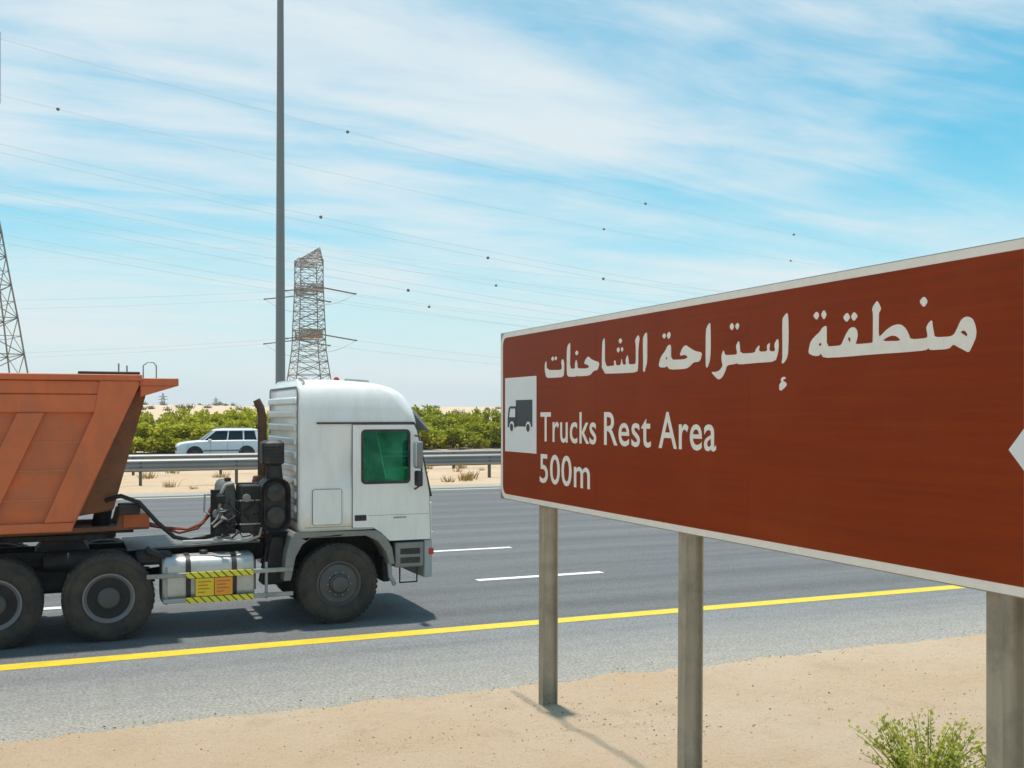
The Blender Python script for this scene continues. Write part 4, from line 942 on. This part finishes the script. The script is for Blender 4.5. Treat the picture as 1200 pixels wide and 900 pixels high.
    MB().tube([(2.72, 16.0, 1.5), (2.68, 15.96, 1.38), (2.5, 15.95, 1.32), (2.1, 15.98, 1.34), (1.6, 16.1, 1.33)], .02, 6).build('air_line', 'grey_tank', t, smooth=60)
    MB().tube([(2.05, 16.5, 1.7), (1.85, 16.5, 1.48), (1.6, 16.55, 1.42), (1.3, 16.6, 1.52), (1.05, 16.65, 1.6)], .028, 6).build('air_hose', 'hose_red', t, smooth=60)
    MB().tube([(2.05, 16.4, 1.8), (1.92, 16.4, 1.56), (1.7, 16.42, 1.48), (1.4, 16.5, 1.5), (1.1, 16.6, 1.55)], .024, 6).build('air_hose', 'hose_red', t, smooth=60)
    MB().box(2.03, 2.19, 16.36, 16.42, 1.36, 2.06).build('mounting_plate', 'black_chassis', t, .01)
    MB().tube([(2.18, 16.3, 1.40), (2.15, 16.3, 1.75), (2.17, 16.3, 2.0), (2.24, 16.3, 2.13), (2.36, 16.3, 2.15)], .028, 8).build('pipe_bend', 'grey_tank', t, smooth=60)
    rg = random.Random(77)
    for k in range(18):                                   # clutter of hoses and lines on the equipment rack
        x, z = rg.uniform(2.0, 2.75), rg.uniform(1.5, 2.1); y = rg.uniform(15.96, 16.24)
        pts = [(x, y, z)]
        for q in range(4): x += rg.uniform(-.14, .14); z -= rg.uniform(-.04, .13); pts.append((x, y + rg.uniform(-.03, .03), max(1.32, z)))
        MB().tube(pts, rg.uniform(.009, .018), 6).build('pipe', rg.choice(('hose_black', 'black_chassis', 'grey_tank', 'hose_black')), t, smooth=60)
    for x, z, w, h in ((2.08, 1.40, .30, .16), (2.40, 1.60, .16, .3), (2.1, 1.86, .12, .12)): MB().box(x, x + w, 16.2, 16.34, z, z + h).build('valve_block', 'black_chassis', t, .015)
    for z in (1.55, 1.9): MB().box(2.40, 2.73, 16.005, 16.018, z, z + .02).build('box_strap', 'grey_tank', t, .004)
    MB().prism([(2.75, .62), (3.06, .62), (3.06, 1.35), (2.9, 1.35)], 'y', 16.1, 16.5).build('rear_mud_panel', 'black_chassis', t, .02)
    # black plate standing in for under-body shade behind the front wheel, then prop shaft
    MB().box(2.66, 2.72, 16.5, 17.6, .5, 1.0).build('underbody_shade_plate', 'black_chassis', t, .01)
    MB().tube([(2.9, CY, .95), (.7, CY, .72)], .06, 10).build('prop_shaft', 'black_chassis', t)
tractor()

# ------------------------------------------------------------------ orange tipper semi-trailer
TP = thing('tipper_trailer', (-3.2, CY, 0), 'orange tipper semi-trailer with slanted ribs, coupled to the white truck', 'trailer')
def tipper():
    t = TP; N0 = 15.80; F0 = 18.40; XB = -8.2
    sl = lambda x0, z: x0 + (z - 1.58) * .44                  # slant of ribs and front edge
    for s, yy in ((1, N0), (-1, F0)):
        skin = [(XB, 1.60), (.02, 1.60), (sl(.02, 3.70), 3.70), (XB, 3.70)]
        side = MB().prism(skin, 'y', yy + s * .075, yy + s * .10).build('side_wall', 'tipper_skin', t, smooth=0)
        y0, y1 = yy, yy + s * .074
        MB().prism([(XB, 3.22), (sl(.0, 3.22) , 3.22), (sl(.0, 3.47), 3.47), (XB, 3.47)], 'y', y0 + s * .012, y1).build('upper_rail', 'tipper_paint', side, .012)
        MB().prism([(XB, 3.476), (sl(.0, 3.48), 3.476), (sl(.0, 3.66), 3.66), (XB, 3.66)], 'y', y0 + s * .022, y1).build('upper_rail', 'tipper_paint', side, .012)
        MB().prism([(XB, 3.665), (1.02, 3.665), (1.02, 3.755), (XB, 3.755)], 'y', y0 - s * .02, y1 + s * .06).build('top_rail', 'tipper_paint', side, .015)
        MB().prism([(XB, 1.57), (.10, 1.57), (.14, 1.70), (XB, 1.70)], 'y', y0 + s * .004, y1).build('bottom_rail', 'tipper_paint', side, .012)
        # front corner post, then the slanted ribs
        MB().prism([(-.255, 1.703), (.135, 1.703), (.98, 3.60), (.98, 3.66), (.45, 3.66), (.385, 3.218)], 'y', y0 - s * .006, y1).build('corner_post', 'tipper_paint', side, .014)
        for k in range(9):
            xb = -1.25 - k * .965
            if xb < XB + .2: break
            MB().prism([(xb, 1.702), (xb + .34, 1.702), (xb + .34 + 1.516 * .44, 3.218), (xb + 1.516 * .44, 3.218)], 'y', y0 + s * .002, y1).build('rib', 'tipper_paint', side, .014)
        for z in (2.01, 2.41, 2.80): MB().prism([(XB, z), (sl(-.1, z), z), (sl(-.1, z), z + .012), (XB, z + .012)], 'y', y1 - s * .012, y1 + s * .01).build('weld_seam', 'weld_line', side, smooth=0)
    # floor, rear, inside
    MB().box(XB, .05, N0 + .1, F0 - .1, 1.585, 1.66).build('tub_floor', 'tipper_paint', t)
    MB().box(XB, XB + .08, N0 + .1, F0 - .1, 1.66, 3.6).build('tailgate', 'tipper_paint', t, .01)
    fw = [(.06, 1.66), (.14, 1.66), (.98, 3.60), (.90, 3.60)]
    MB().prism(fw, 'y', N0 + .09, F0 - .09).build('front_wall', 'tipper_paint', t, .005)
    dh = MB().prism([(.12, 1.72), (.66, 1.80), (1.13, 3.56), (.94, 3.56)], 'y', 16.35, 17.85).build('cylinder_housing', 'rust_brown', t, .03, label='rust brown housing bulging from the front wall')
    MB().box(.98, 1.52, N0 + .05, F0 - .05, 3.60, 3.71).build('cab_guard', 'tipper_paint', t, .012, label='short guard lip over the front wall')
    for yy in (N0 + .06, 17.1, F0 - .12): MB().prism([(1.0, 3.44), (1.50, 3.598), (1.0, 3.598)], 'y', yy, yy + .05).build('guard_gusset', 'tipper_paint', t, .006)
    MB().box(.18, 1.0, N0 + .12, N0 + .55, 3.758, 3.80).build('tarp_roll', 'black_plastic', t, .015)
    MB().tube([(1.06, 16.2, 3.71), (1.06, 16.2, 3.9), (1.12, 16.2, 3.95), (1.2, 16.2, 3.95), (1.24, 16.2, 3.9), (1.24, 16.2, 3.71)], .010, 6).build('grab_hoop', 'galvanised', t, smooth=60)
    MB().tube([(.78, 17.4, 3.76), (.78, 17.4, 3.98)], .012, 5).build('marker_rod', 'galvanised', t)
    MB().tube([(.90, 17.4, 3.76), (.90, 17.4, 3.95)], .012, 5).build('marker_rod', 'galvanised', t)
    # hoist cylinder and chassis
    MB().tube([(.50, CY, 1.45), (.62, CY, 2.2), (.8, CY, 2.9)], .13, 14).build('hoist_cylinder', 'black_chassis', t, smooth=60)
    for yy in (16.45, 17.60): MB().prism([(XB, 1.20), (-1.6, 1.20), (-1.2, 1.46), (1.16, 1.50), (1.16, 1.72), (.75, 1.75), (.7, 1.56), (XB, 1.555)], 'y', yy, yy + .13).build('chassis_beam', 'rust_brown', t, .012)
    MB().box(1.02, 1.16, 16.585, 17.595, 1.52, 1.71).build('nose_beam', 'tipper_worn', t, .02)
    MB().box(.8, 1.163, 16.435, 16.449, 1.53, 1.73).build('nose_plate', 'tipper_worn', t, .006)
    MB().box(-1.0, .95, 16.59, 17.595, 1.445, 1.50).build('coupling_plate', 'black_chassis', t, .008)
    MB().box(.72, 1.02, 16.2, 16.45, 1.74, 1.90).build('valve_box', 'black_chassis', t, .02)
    MB().tube([(.55, 16.3, 1.95), (.75, 16.2, 2.02), (1.0, 16.15, 1.92), (1.25, 16.2, 1.62), (1.5, 16.3, 1.38), (1.75, 16.4, 1.31), (2.1, 16.5, 1.36)], .032, 8).build('hydraulic_hose', 'hose_black', t, smooth=60)
    for x in (-5.2, -6.5, -7.8):
        MB().tube([(x, 16.1, .61), (x, 18.1, .61)], .09, 10).build('axle', 'black_chassis', t)
        for s, yy in ((-1, NY), (1, FY)): wheel(t, x, yy, .61, .61, False, s, True)
        for yy in (16.4, 17.7): MB().prism([(x - .55, .85), (x, .70), (x + .55, .85), (x + .2, 1.2), (x - .2, 1.2)], 'y', yy, yy + .1).build('spring_hanger', 'black_chassis', t, .01)
tipper()

# ------------------------------------------------------------------ white car on the far carriageway
def suv():
    CYs = 66.0; zr = .424; x0 = 6.35; Lx = 4.62          # nose points to -X
    t = thing('estate_car', (x0 + Lx / 2, CYs, zr), 'white sport utility car driving left on the far carriageway', 'car')
    t.scale = (1.08, 1.04, 1.07)
    def ring(x, zb, zt, h, r=.10):
        return [(x0 + x, CYs + y, zr + z) for y, z in rrect(-h, h, zb, zt, r, 3)]
    st = [(.0, .42, .76, .62), (.05, .34, .88, .74), (.22, .30, .98, .84), (.7, .28, 1.06, .88), (1.35, .28, 1.11, .90), (2.2, .28, 1.12, .905), (3.4, .28, 1.13, .90), (4.2, .29, 1.13, .885), (4.5, .32, 1.08, .85), (4.60, .42, 1.0, .78)]
    b = MB().rings([ring(x, a, c, h, .09) for x, a, c, h in st]); body = b.build('body', 'car_white', t, smooth=45)
    gl = MB().rings([[(x0 + x, CYs + y, zr + z) for x, y in rrect(a, c, -h, h, .12, 3)] for z, a, c, h in ((1.04, 1.16, 4.52, .84), (1.40, 1.62, 4.42, .76), (1.66, 2.02, 4.28, .68))]); gl.build('glasshouse', 'car_glass', t, smooth=40)
    MB().rings([[(x0 + x, CYs + y, zr + z) for x, y in rrect(a, c, -h, h, .14, 3)] for z, a, c, h in ((1.635, 1.96, 4.36, .715), (1.68, 1.98, 4.38, .715), (1.73, 2.12, 4.32, .67), (1.765, 2.4, 4.15, .54))]).build('roof', 'car_white', t, smooth=50)
    for s in (-1, 1):
        y = lambda z: CYs + s * (.845 - (z - 1.04) * .255)
        def pil(xa, xb, w):
            q = [(x0 + xa, y(1.04) - s * .01, zr + 1.04), (x0 + xa + w, y(1.04) - s * .01, zr + 1.04), (x0 + xa + w, y(1.04) + s * .012, zr + 1.04), (x0 + xa, y(1.04) + s * .012, zr + 1.04)]
            p = [(x0 + xb, y(1.66) - s * .01, zr + 1.66), (x0 + xb + w, y(1.66) - s * .01, zr + 1.66), (x0 + xb + w, y(1.66) + s * .012, zr + 1.66), (x0 + xb, y(1.66) + s * .012, zr + 1.66)]
            MB().hexa(q, p).build('pillar', 'car_white', t)
        pil(1.22, 1.99, .11); pil(2.62, 2.72, .07); pil(3.52, 3.52, .08); pil(4.30, 4.17, .16)
        MB().tube([(x0 + 2.2, CYs + s * .64, zr + 1.77), (x0 + 2.3, CYs + s * .64, zr + 1.81), (x0 + 4.0, CYs + s * .64, zr + 1.80), (x0 + 4.15, CYs + s * .64, zr + 1.76)], .018, 6).build('roof_rail', 'grey_plastic', t)
        MB().box(x0 + 1.35, x0 + 3.45, CYs + s * .905 - .008, CYs + s * .905 + .008, zr + .50, zr + .58).build('side_moulding', 'grey_plastic', t, .005)
        for x in (1.75, 2.66, 3.52): MB().box(x0 + x, x0 + x + .012, CYs + s * .903 - .004, CYs + s * .903 + .004, zr + .38, zr + 1.02).build('door_gap', 'panel_line', t, smooth=0)
        for x in (2.45, 3.3): MB().box(x0 + x, x0 + x + .16, CYs + s * .912 - .012, CYs + s * .912 + .012, zr + .90, zr + .93).build('door_handle', 'car_white', t, .006)
        MB().box(x0 + 1.62, x0 + 1.80, min(CYs + s * .86, CYs + s * 1.04), max(CYs + s * .86, CYs + s * 1.04), zr + 1.05, zr + 1.19).build('mirror', 'car_white', t, .03)
        MB().hexa([(x0 + .10, CYs + s * .55 - .12, zr + .66), (x0 + .5, CYs + s * .885 - .02, zr + .70), (x0 + .5, CYs + s * .885 + .01, zr + .70), (x0 + .12, CYs + s * .7, zr + .66)], [(x0 + .16, CYs + s * .55 - .12, zr + .80), (x0 + .62, CYs + s * .885 - .02, zr + .85), (x0 + .62, CYs + s * .885 + .01, zr + .85), (x0 + .16, CYs + s * .74, zr + .80)]).build('headlight', 'clear_lens', t, .01)
        MB().box(x0 + 4.40, x0 + 4.56, CYs + s * .80 - .05, CYs + s * .80 + .05, zr + .75, zr + 1.05).build('tail_light', 'red_lens', t, .015)
        for x in (.92, 3.72):
            w = MB().lathe([(.20, .02 * -s), (.22, .0), (.17, -.02 * s), (.05, -.0), (.01, .0)], (x0 + x, CYs + s * .93, zr + .36), 'y', 20).build('wheel', 'rim_steel', t)
            MB().lathe([(.22, -.015 * s), (.33, .0), (.36, -.03 * s), (.36, -.22 * s), (.22, -.24 * s)], (x0 + x, CYs + s * .93, zr + .36), 'y', 28, False).build('tyre', 'tyre_rubber', w)
            MB().prism([(x0 + x + .45 * math.cos(R(a)), zr + .36 + .45 * math.sin(R(a))) for a in range(-10, 191, 10)], 'y', CYs + s * .80, CYs + s * .912).build('wheel_arch', 'black_plastic', t)
    MB().box(x0 - .01, x0 + .08, CYs - .5, CYs + .5, zr + .55, zr + .72).build('grille', 'black_plastic', t, .01)
    MB().box(x0 + 4.56, x0 + 4.66, CYs - .8, CYs + .8, zr + .38, zr + .58).build('rear_bumper', 'grey_plastic', t, .03)
suv()

# ------------------------------------------------------------------ dusty desert air
def haze():
    b = MB().box(-900, 1900, -300, 2600, -2.5, 62)
    m = bpy.data.materials.new('dusty_air'); m.use_nodes = True; nt = m.node_tree; nt.nodes.clear()
    o = nt.nodes.new('ShaderNodeOutputMaterial'); v = nt.nodes.new('ShaderNodeVolumePrincipled'); v.inputs['Color'].default_value = (.93, .96, .98, 1); v.inputs['Density'].default_value = .00022; v.inputs['Anisotropy'].default_value = .2
    nt.links.new(v.outputs[0], o.inputs['Volume']); h = b.build('haze', m, smooth=0); tag(h, kind='stuff'); h['label'] = 'pale dusty air over the desert'
haze()
